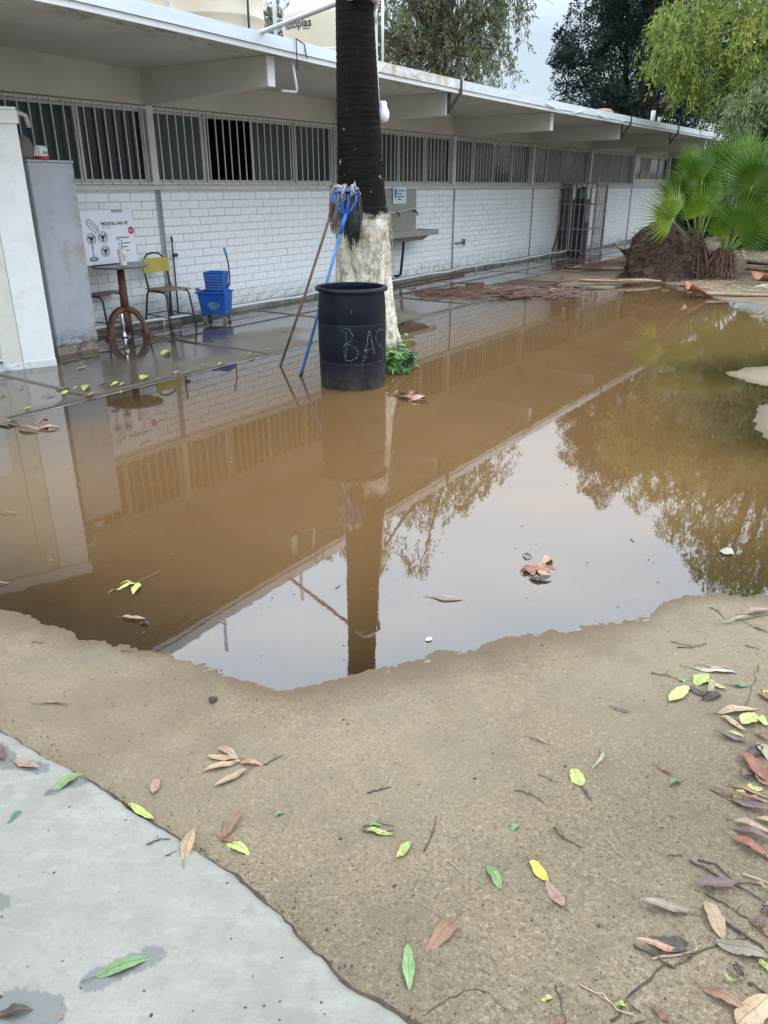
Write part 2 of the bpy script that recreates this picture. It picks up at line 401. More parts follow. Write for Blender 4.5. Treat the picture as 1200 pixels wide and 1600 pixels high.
def mat_soffit():
    t = NT('peeling_soffit_paint')
    b = t.mix(t.ramp(t.noise(1.4, 5, .6), [(.3, 0.), (.7, 1.)]), (.50, .49, .44), (.60, .59, .545))
    g = t.n('ShaderNodeSeparateXYZ'); t.l(t.src, g.inputs[0])
    near = t.ramp(t.math('DIVIDE', g.outputs[1], 10), [(.59, 1.), (.64, .12), (.78, 0.)])
    b = t.mix(t.math('MULTIPLY', near, t.ramp(t.noise(5, 7, .78, (1, 2, 1)), [(.50, 0.), (.58, .9)])), b, (.17, .14, .10))
    b = t.mix(t.ramp(t.noise(2.2, 6, .72), [(.58, 0.), (.74, .4)]), b, (.32, .28, .21))
    t.set(Base_Color=b, Roughness=.85, Normal=t.bump(t.noise(30, 5, .7), .3, .005)); return t.m
M['soffit'] = mat_soffit()
M['soffit_plain'] = simple('painted_soffit', (.60, .59, .54), .8, var=.14, scale=1.6, dirt=(.24, .21, .17), dirtamt=.5)
M['beam'] = simple('painted_beam', (.56, .55, .50), .75, var=.12, scale=1.6, dirt=(.25, .22, .17), dirtamt=.3)
M['beam_end'] = simple('white_beam_end', (.76, .77, .78), .6, var=.08, scale=4)
M['roofgravel'] = simple('roof_membrane', (.30, .29, .27), .9, var=.3, scale=5)
M['alu'] = simple('cream_painted_frame', (.60, .60, .57), .45, var=.15, scale=9)
M['bar'] = simple('cream_painted_bar', (.62, .62, .585), .5, var=.2, scale=14, dirt=(.25, .2, .15), dirtamt=.3)
M['sill'] = simple('cream_sill', (.56, .55, .50), .65, var=.15, scale=4, dirt=(.3, .26, .2), dirtamt=.35)
M['room'] = simple('dim_room_plaster', (.30, .31, .30), .9, var=.1)
M['pipe_grey'] = simple('grey_conduit', (.33, .33, .33), .5, var=.2, scale=5)
M['pvc'] = simple('weathered_white_pvc', (.66, .67, .68), .45, var=.12, scale=4, dirt=(.3, .27, .22), dirtamt=.3)
M['plinth'] = simple('mossy_plinth', (.28, .27, .23), .85, var=.4, scale=6, dirt=(.05, .065, .035), dirtamt=.8)
M['rust'] = simple('rusty_iron', (.13, .055, .035), .75, var=.45, scale=8, bump=.4)
M['gatedark'] = simple('dark_door_paint', (.03, .025, .035), .5)
M['darkiron'] = simple('dark_iron', (.045, .04, .04), .6, var=.4, scale=10)
M['steel'] = simple('stainless_steel', (.40, .385, .34), .38, .45, var=.10, scale=2, bump=0)
M['blackpvc'] = simple('black_pipe', (.02, .02, .022), .45)
M['tank'] = simple('beige_polyethylene', (.60, .52, .41), .5, var=.06, scale=2, bump=.04)
M['ink'] = simple('dark_print', (.035, .035, .035), .6, bump=0)
M['red'] = simple('red_print', (.42, .035, .035), .55, bump=0)
def mat_glass(name, col, rough=.12):
    t = NT(name); t.set(Base_Color=t.mix(t.ramp(t.noise(2.5, 4), [(.3, 0.), (.7, 1.)]), tuple(c * .75 for c in col), col), Roughness=rough)
    t.b.inputs['Specular IOR Level'].default_value = .3
    t.set(Normal=t.bump(t.noise(140, 2), .12, .002)); return t.m
M['glass_a'] = mat_glass('teal_frosted_glass', (.012, .026, .030), .2)
M['glass_b'] = mat_glass('green_grey_frosted_glass', (.040, .060, .048), .3)
M['glass_c'] = mat_glass('pale_frosted_glass', (.075, .085, .070), .35)
M['glass_d'] = mat_glass('dark_clear_glass', (.008, .012, .018), .06)
M['board'] = simple('weathered_board_pane', (.33, .29, .22), .8, var=.3, scale=5)

# ================================================================== ground
def grid_mesh(name, P, nr, nc, mat, attrs=None, smooth=True):
    me = bpy.data.meshes.new(name)
    idx = np.arange(nr * nc).reshape(nr, nc)
    q = np.stack([idx[:-1, :-1], idx[:-1, 1:], idx[1:, 1:], idx[1:, :-1]], -1).reshape(-1, 4)
    me.vertices.add(nr * nc); me.vertices.foreach_set('co', P.astype(np.float32).ravel())
    me.loops.add(q.size); me.loops.foreach_set('vertex_index', q.astype(np.int32).ravel())
    me.polygons.add(len(q)); me.polygons.foreach_set('loop_start', np.arange(0, q.size, 4, dtype=np.int32))
    me.update(calc_edges=True)
    if smooth: me.polygons.foreach_set('use_smooth', np.ones(len(q), bool))
    for k, a in (attrs or {}).items():
        at = me.attributes.new(k, 'FLOAT', 'POINT'); at.data.foreach_set('value', a.astype(np.float32).ravel())
    me.materials.append(mat); o = bpy.data.objects.new(name, me); COL.objects.link(o); return o

def fan(nr, nc, y0, y1, smax, yy=None):
    if yy is None: yy = np.exp(np.linspace(math.log(y0), math.log(y1), nr))
    t = np.linspace(-1, 1, nc); ss = smax * (0.45 * t + .55 * t ** 3)
    Y, T = np.meshgrid(yy, ss, indexing='ij'); X = T * (Y * .95 + .55); return X, Y
YG = np.concatenate([np.linspace(.5, 1.5, 60)[:-1], np.linspace(1.5, 3.7, 400)[:-1], np.exp(np.linspace(math.log(3.7), math.log(70), 330))])
X, Y = fan(0, 480, 0, 0, 1.9, YG)
Z, D = ground_z(X, Y)
wb = .08 + .17 * np.clip(vnoise(X, Y, .45, 21) + .35, 0, 1); wet = np.clip(1.15 - (D + .03 * vnoise(X, Y, .05, 22)) / wb, 0, 1); wet = np.where(D < 0, .8, wet)
wet = np.maximum(wet, np.clip((vnoise(X, Y, .5, 25) + vnoise(X, Y, .12, 26) * .5) * 1.1 - .12, 0, .45) * (D > 0))
silt = np.clip(1 - np.abs(D - .35) / .55, 0, 1) * (D > 0)
grid_mesh('ground', np.stack([X, Y, Z], -1), *X.shape, M['ground'], {'wet': wet, 'silt': silt})['kind'] = 'structure'
MB().box(-300, 300, -300, 400, -.6, -.09).build('terrain', simple('packed_soil', (.17, .13, .09), .95, var=.35, scale=.6, bump=.5, bscale=8))['kind'] = 'structure'
# puddle
YW = np.concatenate([np.linspace(1.6, 3.7, 210)[:-1], np.exp(np.linspace(math.log(3.7), math.log(17.5), 200))])
X, Y = fan(0, 300, 0, 0, .95, YW)
Z, D = ground_z(X, Y)
dep = np.clip(-Z / .05, 0, 1)
pud = grid_mesh('puddle', np.stack([X, Y, np.zeros_like(X)], -1), *X.shape, M['water'], {'depth': dep}); pud['kind'] = 'structure'
# pale path in front
def patch(name, nu, nw, ufun, w0, w1, u0, z, mat, wetfun, thick=.12):
    ww = np.linspace(w0, w1, nw); k = np.linspace(0, 1, nu) ** .6
    ue = ufun(ww); U = u0 + (ue[None, :] - u0) * k[:, None]; Wd = np.repeat(ww[None, :], nu, 0)
    Zs = np.full(U.shape, z) + .0015 * vnoise(U, Wd, .3, 9) + .0006 * vnoise(U, Wd, .03, 8)
    edge = np.clip((ue[None, :] - U) / .022, 0, 1); Zs = Zs - (1 - edge) ** 2 * .016
    U = np.vstack([U, U[-1:] + .004]); Wd = np.vstack([Wd, Wd[-1:]]); Zs = np.vstack([Zs, np.full((1, nw), z - thick)])
    XX = UX * U - UY * Wd; YY = UY * U + UX * Wd
    return grid_mesh(name, np.stack([XX, YY, Zs], -1), *XX.shape, mat, {'wet': wetfun(XX, YY)})
rings = []     # damp marks round the leaves on the path, filled below
ring_px = [((14, 1580), (60, 1585), 34), ((147, 1530), (240, 1492), 17), ((80, 1236), (132, 1218), 13), ((24, 1192), (66, 1200), 15), ((-10, 1170), (14, 1192), 20), ((-20, 1400), (4, 1412), 14)]
def ringwet(XX, YY):
    r = np.zeros(XX.shape)
    nz_ = vnoise(XX, YY, .008, 31) * .012 + vnoise(XX, YY, .02, 32) * .012
    for a, b, rad in ring_px:
        ax, ay = gp(*a, PATH_Z); bx, by = gp(*b, PATH_Z); ex, ey = bx - ax, by - ay
        t = np.clip(((XX - ax) * ex + (YY - ay) * ey) / (ex * ex + ey * ey), 0, 1)
        d = np.hypot(XX - ax - t * ex, YY - ay - t * ey) + nz_
        rr = rad * 1.9 / F_PX
        r = np.maximum(r, np.clip((rr - d) / .003, 0, 1))
    return r
patch('concrete_path', 420, 900, path_edge, -1.5, 3.2, -.35, PATH_Z, M['path'], ringwet)['kind'] = 'structure'
def slab_patch(name, w0, w1, u0, u1): 
    return patch(name, 60, 240, path_edge, w0, w1, u0, PATH_Z, M['path'], lambda a, b: np.zeros(a.shape))
slab_patch('concrete_path', 3.2, 8.2, -1.6, 1)['kind'] = 'structure'
slab_patch('concrete_path', -6, -1.5, -1.6, 1)['kind'] = 'structure'
mbp = MB(); mbp.box(-1.6, -.35, -3.2, 1.5, -.05, PATH_Z - .0005)
mbp.build('concrete_path', M['path'], rz=PHI, loc=(0, 0, 0))['kind'] = 'structure'
# dark soil in the seam between the two concretes
ww = np.linspace(-2.0, 4.5, 700)
e = path_edge(ww); wd = np.maximum(.004, .004 + .020 * (vnoise(ww, ww * 0, .16, 41) + .4) + .012 * vnoise(ww, ww * 0, .03, 42))
rows = []
for k, (f, hz) in enumerate([(-.010, .0), (0.0, .004), (.5, .003), (1.0, -.004)]):
    U = e + (wd * f if f > 0 else f); XX = UX * U - UY * ww; YY = UY * U + UX * ww
    zz = ground_z(XX, YY)[0] + hz + .004 * vnoise(XX, YY, .02, 43 + k)
    rows.append(np.stack([XX, YY, zz], -1))
soil = simple('damp_soil', (.060, .043, .030), .9, var=.5, scale=40, bump=.8, bscale=120)
grid_mesh('seam_soil', np.stack(rows), 4, len(ww), soil)['kind'] = 'structure'
# fine jagged cracks, filled with soil
def crack(pxs, wdt, seed):
    P = [Vector(gs(*p)) for p in pxs]; vs = []; r = random.Random(seed); fs = []
    Q = []
    for a, b in zip(P[:-1], P[1:]):
        n = max(2, int((b - a).length / .018))
        for i in range(n):
            q = a.lerp(b, i / n); q.x += r.uniform(-1, 1) * .006; q.y += r.uniform(-1, 1) * .006; Q.append(q)
    Q.append(P[-1])
    for i, q in enumerate(Q):
        d = (Q[min(i + 1, len(Q) - 1)] - Q[max(0, i - 1)]); d.z = 0; d.normalize(); nrm = Vector((-d.y, d.x, 0))
        w_ = wdt * r.uniform(.3, 1.2)
        for s_ in (-1, 1):
            v = q + nrm * s_ * w_; v.z = surf(v.x, v.y) + .0012; vs.append(v)
    for i in range(len(Q) - 1): fs.append((2 * i, 2 * i + 1, 2 * i + 3, 2 * i + 2))
    m = MB(); m.add(vs, fs); o = m.build('crack', soil); o['kind'] = 'structure'
crack([(958, 1600), (972, 1572), (990, 1548), (1012, 1528), (1040, 1512), (1060, 1508), (1090, 1488), (1118, 1478), (1150, 1468), (1172, 1464)], .003, 1)
crack([(655, 1592), (690, 1566), (725, 1548), (760, 1552), (792, 1578)], .0016, 2)
crack([(1186, 1040), (1172, 1080), (1163, 1112)], .0016, 3)

# apron: concrete slabs with joints
def apron():
    vs = 1
    us = [-2.5, -.4, 1.7, 3.75, 5.85, 8.0, 10.2, 12.4, 14.6, 17, 19.4, 22, 26, 30, 35]
    for i in range(len(us) - 1):
        for (w0, w1) in ((5.42, 6.9), (6.9, 7.93)):
            u0, u1 = us[i] + .006, us[i + 1] - .006
            if w0 < 6 and u1 > 13.5: w0b = 6.3
            else: w0b = w0
            nu = max(8, int((u1 - u0) / .06)); nw = max(6, int((w1 - w0b) / .05))
            uu = np.linspace(u0, u1, nu); wv = w0b + .005 + (w1 - w0b - .01) * np.linspace(0, 1, nw) ** 1.5
            U, Wd = np.meshgrid(uu, wv, indexing='ij')
            Zs = APRON_Z + .002 * vnoise(U, Wd, .5, 51)
            if w0 < 6: Zs = Zs - (APRON_Z - .001) * np.clip(1 - (Wd - 5.425) / (.10 + .10 * vnoise(U, Wd * 0, .4, 57)), 0, 1) ** 1.5
            U = np.vstack([U[:1], U, U[-1:]]); Wd = np.vstack([Wd[:1], Wd, Wd[-1:]]); Zs = np.vstack([Zs[:1] * 0 - .06, Zs, Zs[-1:] * 0 - .06])
            U = np.hstack([U[:, :1], U, U[:, -1:]]); Wd = np.hstack([Wd[:, :1], Wd, Wd[:, -1:]]); Zs = np.hstack([Zs[:, :1] * 0 - .06, Zs, Zs[:, -1:] * 0 - .06])
            if w0 < 6: # chipped outer edge
                Wd[:, 0:2] += .025 * vnoise(U[:, 0:2], U[:, 0:2] * 0, .12, 52) + .012 * vnoise(U[:, 0:2], U[:, 0:2] * 0, .03, 53)
            XX = UX * U - UY * Wd; YY = UY * U + UX * Wd
            def blob(cu, cw, ru, rw): return np.clip(1.25 - np.hypot((U - cu) / ru, (Wd - cw) / rw), 0, 1)
            wt = np.maximum.reduce([blob(6.2, 7.1, 1.7, .85), blob(5.0, 6.8, .9, .5), blob(13.5, 7.0, 3.3, .62), blob(19, 7.0, 4, .9), blob(8.6, 6.9, 1.2, .3) * .7, blob(27, 7, 8, 1)])
            wt = np.clip(wt * 1.5 + .5 * vnoise(U, Wd, .35, 54) + .3 * vnoise(U, Wd, .1, 55) - .05, 0, 1)
            wt = np.maximum(wt, np.clip(.68 + .7 * vnoise(U, Wd, .6, 56), 0, .72))
            grid_mesh('apron_slab', np.stack([XX, YY, Zs], -1), *XX.shape, M['apron'], {'wet': wt})['kind'] = 'structure'
apron()
# joint dirt base under the slabs
MB().box(-2.5, 35, 5.44, 7.9, -.30, .006).build('apron_base', soil, rz=PHI)['kind'] = 'structure'

# ================================================================== building
EAVE_W = 5.82
def eave_dz(u):            # the old slab is not straight: it sags a little along its length
    return float(np.interp(u, [-4, 4.5, 6.4, 7.8, 10.5, 13.6, 18.5, 26, 36], [.09, .075, .035, .005, -.015, -.025, -.01, .03, .03]))
bld = thing('school_building', 'long single storey white brick building with deep flat eaves and barred windows', 'building', (0, 0, 0), PHI)
U0, U1 = -3.6, 33.3
BAY = 3.6; POSTS = [3.15 - BAY + BAY * i for i in range(0, 9)]     # -.45 ... 
# roof slab following the sag
def strip(m, w0, w1, z0, z1, us):
    for a, b in zip(us[:-1], us[1:]):
        da, db = eave_dz(a), eave_dz(b)
        m.add([(a, w0, z0 + da), (b, w0, z0 + db), (b, w1, z0 + db), (a, w1, z0 + da), (a, w0, z1 + da), (b, w0, z1 + db), (b, w1, z1 + db), (a, w1, z1 + da)],
              [(0, 3, 2, 1), (4, 5, 6, 7), (0, 1, 5, 4), (2, 3, 7, 6)] + ([(3, 0, 4, 7)] if a == us[0] else []) + ([(1, 2, 6, 5)] if b == us[-1] else []))
us = list(np.linspace(U0, U1, 38))
m = MB(); strip(m, EAVE_W + .03, 12.0, 2.78, 2.88, us); roof = m.build('roof', M['soffit'], bld)
m = MB(); strip(m, EAVE_W - .02, EAVE_W + .028, 2.815, 2.925, us); m.build('fascia', M['fascia'], roof)
m = MB(); strip(m, EAVE_W + .0, EAVE_W + .027, 2.765, 2.812, us); m.build('drip_edge', M['beam_end'], roof)
m = MB(); strip(m, EAVE_W + .03, 11.98, 2.883, 2.90, us); m.build('roof_membrane', M['roofgravel'], roof)
# wall core (mortar face), band above the windows
m = MB(); m.box(U0, U1, 7.915, 8.08, -.2, 1.545)
wall = m.build('wall', M['mortar'], bld)
m = MB()
for a, b in zip(us[:-1], us[1:]):
    za, zb_ = 2.779 + eave_dz(a), 2.779 + eave_dz(b)
    m.add([(a, 7.885, 2.455), (b, 7.885, 2.455), (b, 8.10, 2.455), (a, 8.10, 2.455), (a, 7.885, za), (b, 7.885, zb_), (b, 8.10, zb_), (a, 8.10, za)], [(0, 3, 2, 1), (4, 5, 6, 7), (0, 1, 5, 4), (2, 3, 7, 6)])
m.build('lintel', M['beam'], bld)
m = MB(); m.box(U0, 24.68, 7.86, 8.09, 1.548, 1.60); m.build('sill', M['sill'], bld, bevel=.006)
m = MB(); m.box(24.72, U1, 7.86, 8.09, 1.548, 1.72); m.build('sill', M['sill'], bld, bevel=.006)
m = MB(); m.box(U0, U1, 7.70, 7.912, -.15, .07); m.build('plinth', M['plinth'], bld, bevel=.02)
# room behind
m = MB(); m.box(U0, U1, 11.8, 11.9, 0, 2.75); m.box(U0, U0 + .1, 8.1, 11.8, 0, 2.75); m.box(U1 - .1, U1, 8.1, 11.8, 0, 2.75); m.box(U0 + .1, U1 - .1, 8.1, 11.8, -.1, .02)
m.build('interior_wall', M['room'], bld)
# bricks
BL, BH = .302, .0965
bricks = []
row = 0
z = .075
while z < 1.53:
    off = (row % 2) * BL / 2
    u = U0 + off
    while u + BL < U1:
        bricks.append((u, z)); u += BL
    z += BH; row += 1
bm_ = MB(); bm_.add([(.0, 0, 0), (BL - .007, 0, 0), (BL - .007, 0, BH - .007), (0, 0, BH - .007), (.003, -.010, .003), (BL - .010, -.010, .003), (BL - .010, -.010, BH - .010), (.003, -.010, BH - .010)],
                    [(4, 5, 6, 7), (0, 1, 5, 4), (1, 2, 6, 5), (2, 3, 7, 6), (3, 0, 4, 7)])
def brickvis(b):
    u, z = b
    if u < 5.15: return 1e9
    if 8.85 < u < 10.1 and z < .9 and False: return 1e9
    return u
order = sorted(bricks, key=brickvis)
ind = order[:296]; rest = order[296:]
proto = None
r_ = random.Random(3)
for (u, z) in ind:
    jit = (u, 7.914 + r_.uniform(-.0025, .0015), z + .004)
    if proto is None:
        proto = bm_.build('brick', M['brick'], wall, loc=jit); o = proto
    else:
        o = proto.copy(); COL.objects.link(o); o.location = jit
    o.rotation_euler = (r_.uniform(-.006, .006), r_.uniform(-.004, .004), r_.uniform(-.008, .008))
m = MB()
for (u, z) in rest:
    dy = 7.914 + r_.uniform(-.003, .002)
    vs = [(a + u, b + dy, c + z + .004) for a, b, c in bm_.v]; m.add(vs, bm_.f)
tag(m.build('brickwork', M['brick'], wall), kind='stuff')
# beams under the eave
beam_src = None
for i, p in enumerate(POSTS + [POSTS[-1] + BAY]):
    if p > U1: continue
    m = MB(); dz = eave_dz(p)
    hw = .055
    m.add([(-hw, 5.99, 2.50 + dz), (hw, 5.99, 2.50 + dz), (hw, 7.884, 2.458), (-hw, 7.884, 2.458), (-hw, 5.99, 2.778 + dz), (hw, 5.99, 2.778 + dz), (hw, 7.884, 2.785 + dz), (-hw, 7.884, 2.785 + dz)],
          [(0, 3, 2, 1), (4, 5, 6, 7), (0, 1, 5, 4), (1, 2, 6, 5), (2, 3, 7, 6), (3, 0, 4, 7)])
    b = m.build('beam', M['beam'], bld, bevel=.006, loc=(p, 0, 0))
    m = MB(); m.box(-hw + .001, hw - .001, 5.975, 5.989, 2.505 + dz, 2.774 + dz); m.build('beam_cap', M['beam_end'], b)
    if p > 0: 
        m = MB(); m.box(p - .05, p + .05, 7.87, 8.05, 1.603, 2.453); m.build('post', M['alu'], bld, bevel=.004)
# rusty brackets at some beam ends
for p in (10.35, 17.55, 21.15):
    dz = eave_dz(p); m = MB()
    m.tube([(p + .02, 5.795, 2.93 + dz), (p + .02, 5.79, 2.76 + dz)], .02, 6)
    m.tube([(p + .02, 5.79, 2.78 + dz), (p - .0, 5.88, 2.66 + dz), (p - .02, 5.962, 2.52 + dz)], .019, 6)
    m.box(p - .035, p + .035, 5.955, 5.972, 2.51 + dz, 2.77 + dz)
    m.build('bracket', simple('dark_rusty_bracket', (.07, .05, .045), .7, var=.5), bld)
m = MB(); m.box(19.30, 19.93, 7.868, 7.895, .02, 1.545); m.build('door', M['gatedark'], bld)
# windows: four sashes a bay, behind a welded grille
panes = {}
for i in range(0, len(POSTS) - 1):
    a, b = POSTS[i] + .052, POSTS[i + 1] - .052
    if b < 2: kinds = ['a', 'b', 'a', 'b']
    zt, zb = 2.452, 1.602
    far = a > 24
    if far: zb = 1.722
    win = MB()
    win.box(a, b, 7.955, 8.005, zb, zb + .035); win.box(a, b, 7.955, 8.005, zt - .035, zt)
    fr = win.build('window', M['alu'], bld)
    n = 4; wdt = (b - a) / n
    seq = {0: 'abab', 1: 'adad', 2: 'bxba', 3: 'dbcd', 4: 'aada', 5: 'dbab', 6: 'bcbb', 7: 'dkda', 8: 'dada'}.get(i, 'abad')
    for k in range(n):
        x0 = a + k * wdt; x1 = x0 + wdt; yy = 7.963 if k % 2 else 7.985
        if k < n - 0:
            s = MB(); A0, A1, B0, B1 = x0 + .001, x1 - .001, zb + .037, zt - .037; q = .028; y2 = yy + .018
            o_ = [(A0, B0), (A1, B0), (A1, B1), (A0, B1)]; i_ = [(A0 + q, B0 + q), (A1 - q, B0 + q), (A1 - q, B1 - q), (A0 + q, B1 - q)]
            s.add([(x, yy, z) for x, z in o_ + i_] + [(x, y2, z) for x, z in o_ + i_], [f for k_ in range(4) for f in ((k_, (k_ + 1) % 4, 4 + (k_ + 1) % 4, 4 + k_), (8 + k_, 12 + k_, 12 + (k_ + 1) % 4, 8 + (k_ + 1) % 4), (k_, 8 + k_, 8 + (k_ + 1) % 4, (k_ + 1) % 4), (4 + k_, 4 + (k_ + 1) % 4, 12 + (k_ + 1) % 4, 12 + k_))])
            s.build('sash_frame', M['alu'], fr)
        c = seq[k]
        if c != 'x':
            s = MB(); s.box(x0 + .0305, x1 - .0305, yy + .006, yy + .011, zb + .0665, zt - .0665)
            s.build('pane', M['board'] if c == 'k' else M['glass_' + c], fr)
    if a < 24:
        g = MB()
        g.box(a - .02, b + .02, 7.872, 7.886, zb + .012, zb + .032); g.box(a - .02, b + .02, 7.872, 7.886, zt - .04, zt - .02)
        gr = g.build('window_grille', M['bar'], bld)
        nb = 27; src = panes.get('bar')
        for k in range(nb):
            x = a + (k + .5) * (b - a) / nb + r_.uniform(-.006, .006)
            if src is None:
                s = MB(); s.box(-.0058, .0058, -.0058, .0058, -.0, .80); src = s.build('bar', M['bar'], gr); panes['bar'] = src; o = src
            else:
                o = src.copy(); COL.objects.link(o); o.parent = gr
            o.location = (x, 7.864, zb + .010); o.scale = (1, 1, (zt - zb - .02) / .80)
# grey joint pipes down the wall
for u, top in ((6.79, 1.55), (6.745, 1.55), (14.0, 1.54), (17.64, 1.54), (21.3, 1.54), (10.38, 1.54), (24.7, 1.70)):
    m = MB(); m.tube([(u, 7.885, .07), (u + r_.uniform(-.01, .01), 7.885, .8), (u, 7.885, top)], .013 if u != 6.745 else .009, 8)
    m.build('wall_conduit', M['pipe_grey'], bld, smooth=True)
# water pipe along the foot of the wall
pw = thing('water_pipe', 'thin white pipe running along the foot of the brick wall', 'pipe', W(5.2, 7.62, 0), PHI)
m = MB(); P = []; r2 = random.Random(5)
for k in range(30): 
    u = k * .62; P.append((u, .0 + .03 * math.sin(k * .9) - (.03 if k > 12 else 0) , .10 + .012 * math.sin(k * 1.7) + (.03 if k % 7 == 0 else 0)))
m.tube(P, .017, 8); m.build('pipe_run', M['pvc'], pw, smooth=True)
for k in (2, 9, 15, 21, 26):
    m = MB(); m.tube([Vector(P[k]) + Vector((-.04, 0, 0)), Vector(P[k]) + Vector((.04, 0, 0))], .026, 8); m.tube([P[k], (P[k][0], P[k][1], .0)], .010, 6)
    m.build('coupling', M['pvc'], pw, smooth=True)
pw2 = thing('water_pipe', 'dark iron pipe lying on the slabs below the steel sink', 'pipe', W(10.6, 7.45, .045), PHI)
m = MB(); m.tube([(0, -.02, 0), (1.4, .03, 0), (3.2, .05, .0)], .02, 8); m.build('pipe_run', M['rust'], pw2, smooth=True)
# standpipe tap left of bucket
tp = thing('tap_pipe', 'thin rusty tap pipe rising up the brick wall beside the yellow chair', 'tap', W(6.88, 7.87, .0), PHI)
m = MB(); m.tube([(0, 0, .08), (.01, 0, .8), (0, -.01, 1.0)], .010, 8); m.build('pipe_run', M['rust'], tp, smooth=True)
m = MB(); m.tube([(-.02, -.03, .80), (.045, -.03, .80)], .022, 8); m.tube([(0, -.0, 1.0), (-.03, -.04, 1.02), (-.03, -.06, .97)], .011, 8); m.build('valve', M['darkiron'], tp, smooth=True)
tp = thing('tap_pipe', 'small wall tap sticking out beside the vertical joint right of the sink', 'tap', W(14.05, 7.87, .55), PHI)
m = MB(); m.tube([(0, 0, 0), (.35, -.02, 0)], .010, 8); m.build('pipe_run', M['darkiron'], tp)
m = MB(); m.tube([(.34, -.02, .06), (.34, -.02, -.05)], .02, 8); m.lathe([(.05, 0), (.05, .006)], 12, (.34, -.02, .06)); m.build('valve', M['darkiron'], tp)

# fittings on the eave
ly = thing('drain_spout', 'short white bent pipe hanging from the eave at the first beam end', 'pipe', W(6.93, 5.9, 2.5), PHI)
m = MB(); m.tube([(.06, .0, .30), (.10, -.02, .03), (.10, -.01, .0), (-.06, .05, .0)], .014, 8); m.build('spout', M['pvc'], ly, smooth=True)
wh = thing('wire_hook', 'black wire loop hooked over the fascia above the first beam', 'wire', W(6.93, 5.78, 2.8), PHI)
m = MB(); m.tube([(0, -.0, -.12), (0, -.0, .155), (.02, .02, .165), (.15, .02, .13), (.16, -.0, .0)], .006, 6); m.build('wire', M['darkiron'], wh, smooth=True)
for (ua, ub, lab) in ((13.2, 14.9, 'slack white cable drooping under the fascia above the third beam'), (15.6, 17.4, 'slack white cable drooping under the fascia nearest the palm bush')):
    cb = thing('cable', lab, 'cable', W(ua, 5.78, 2.8), PHI)
    L = ub - ua; m = MB(); m.tube([(L * t, 0, .03 - .30 * t * (1 - t) * 1.0 + .01 * math.sin(t * 9)) for t in np.linspace(0, 1, 14)], .009, 6); m.build('cable_run', M['pvc'], cb, smooth=True)
# stub pipes / posts on the roof
def post(u, w, h, label, r=.022, mat='pvc', cat='post'):
    t = thing('roof_post', label, cat, W(u, w, 2.90 + eave_dz(u)), PHI); m = MB(); m.tube([(0, 0, 0), (0, 0, h)], r, 10); m.build('pole', M[mat], t, smooth=True)
    m = MB(); m.lathe([(r * 2.2, 0), (r * 2.2, .012)], 12); m.build('foot_plate', M[mat], t)
def onplane(px, py, w):
    d = ray(px, py); t = -w / (d.x * UY - d.y * UX) if False else w / (-UY * d.x + UX * d.y); p = d * t
    return UX * p.x + UY * p.y, p.z + CAM_H
u_, z_ = onplane(262, 20, 6.3); post(u_, 6.3, .85, 'thin white post standing between the two left roof tanks')
u_, z_ = onplane(429, 20, 6.3); post(u_, 6.3, .85, 'thin white post standing between the middle tank and the lettered tank')
u_, z_ = onplane(598, 60, 6.3); post(u_, 6.3, .95, 'thin white post on the roof edge right of the palm trunk', .016)
u_, z_ = onplane(1018, 200, 6.2); post(u_, 6.2, .32, 'short white vent pipe near the far end of the roof', .05)
u_, z_ = onplane(1028, 200, 6.4); post(u_, 6.4, .26, 'short grey vent pipe beside the white one at the far roof end', .04, 'pipe_grey')
u_, z_ = onplane(1115, 200, 7.5)
ms = thing('antenna_mast', 'slim rusty antenna mast rising from the far end of the roof', 'antenna', W(u_, 7.5, 2.9), PHI)
m = MB(); m.tube([(0, 0, 0), (.02, 0, 1.25)], .02, 8); m.build('mast', M['pvc'], ms)
m = MB(); m.tube([(.01, 0, 1.0), (.25, 0, .75), (.4, .1, .95)], .012, 6); m.tube([(-.12, 0, .55), (.0, 0, .9), (.05, 0, .6)], .02, 6); m.build('antenna_arm', M['rust'], ms)
# husks lying on the roof
u_, z_ = onplane(945, 172, 6.05)
m = MB(); rr = random.Random(2)
m.lathe([(.02, 0), (.20, .015), (.21, .06), (.13, .11), (.02, .125)], 14, wob=lambda a, z: 1 + .25 * math.cos(a * 2) + .1 * math.sin(3 * a))
hk = m.build('dry_husk', simple('orange_husk', (.42, .20, .10), .7, var=.3), smooth=True, loc=W(u_, 6.05, 2.90 + eave_dz(u_)), rz=PHI); tag(hk, 'curled orange dry palm husk lying on the roof edge', 'palm husk')

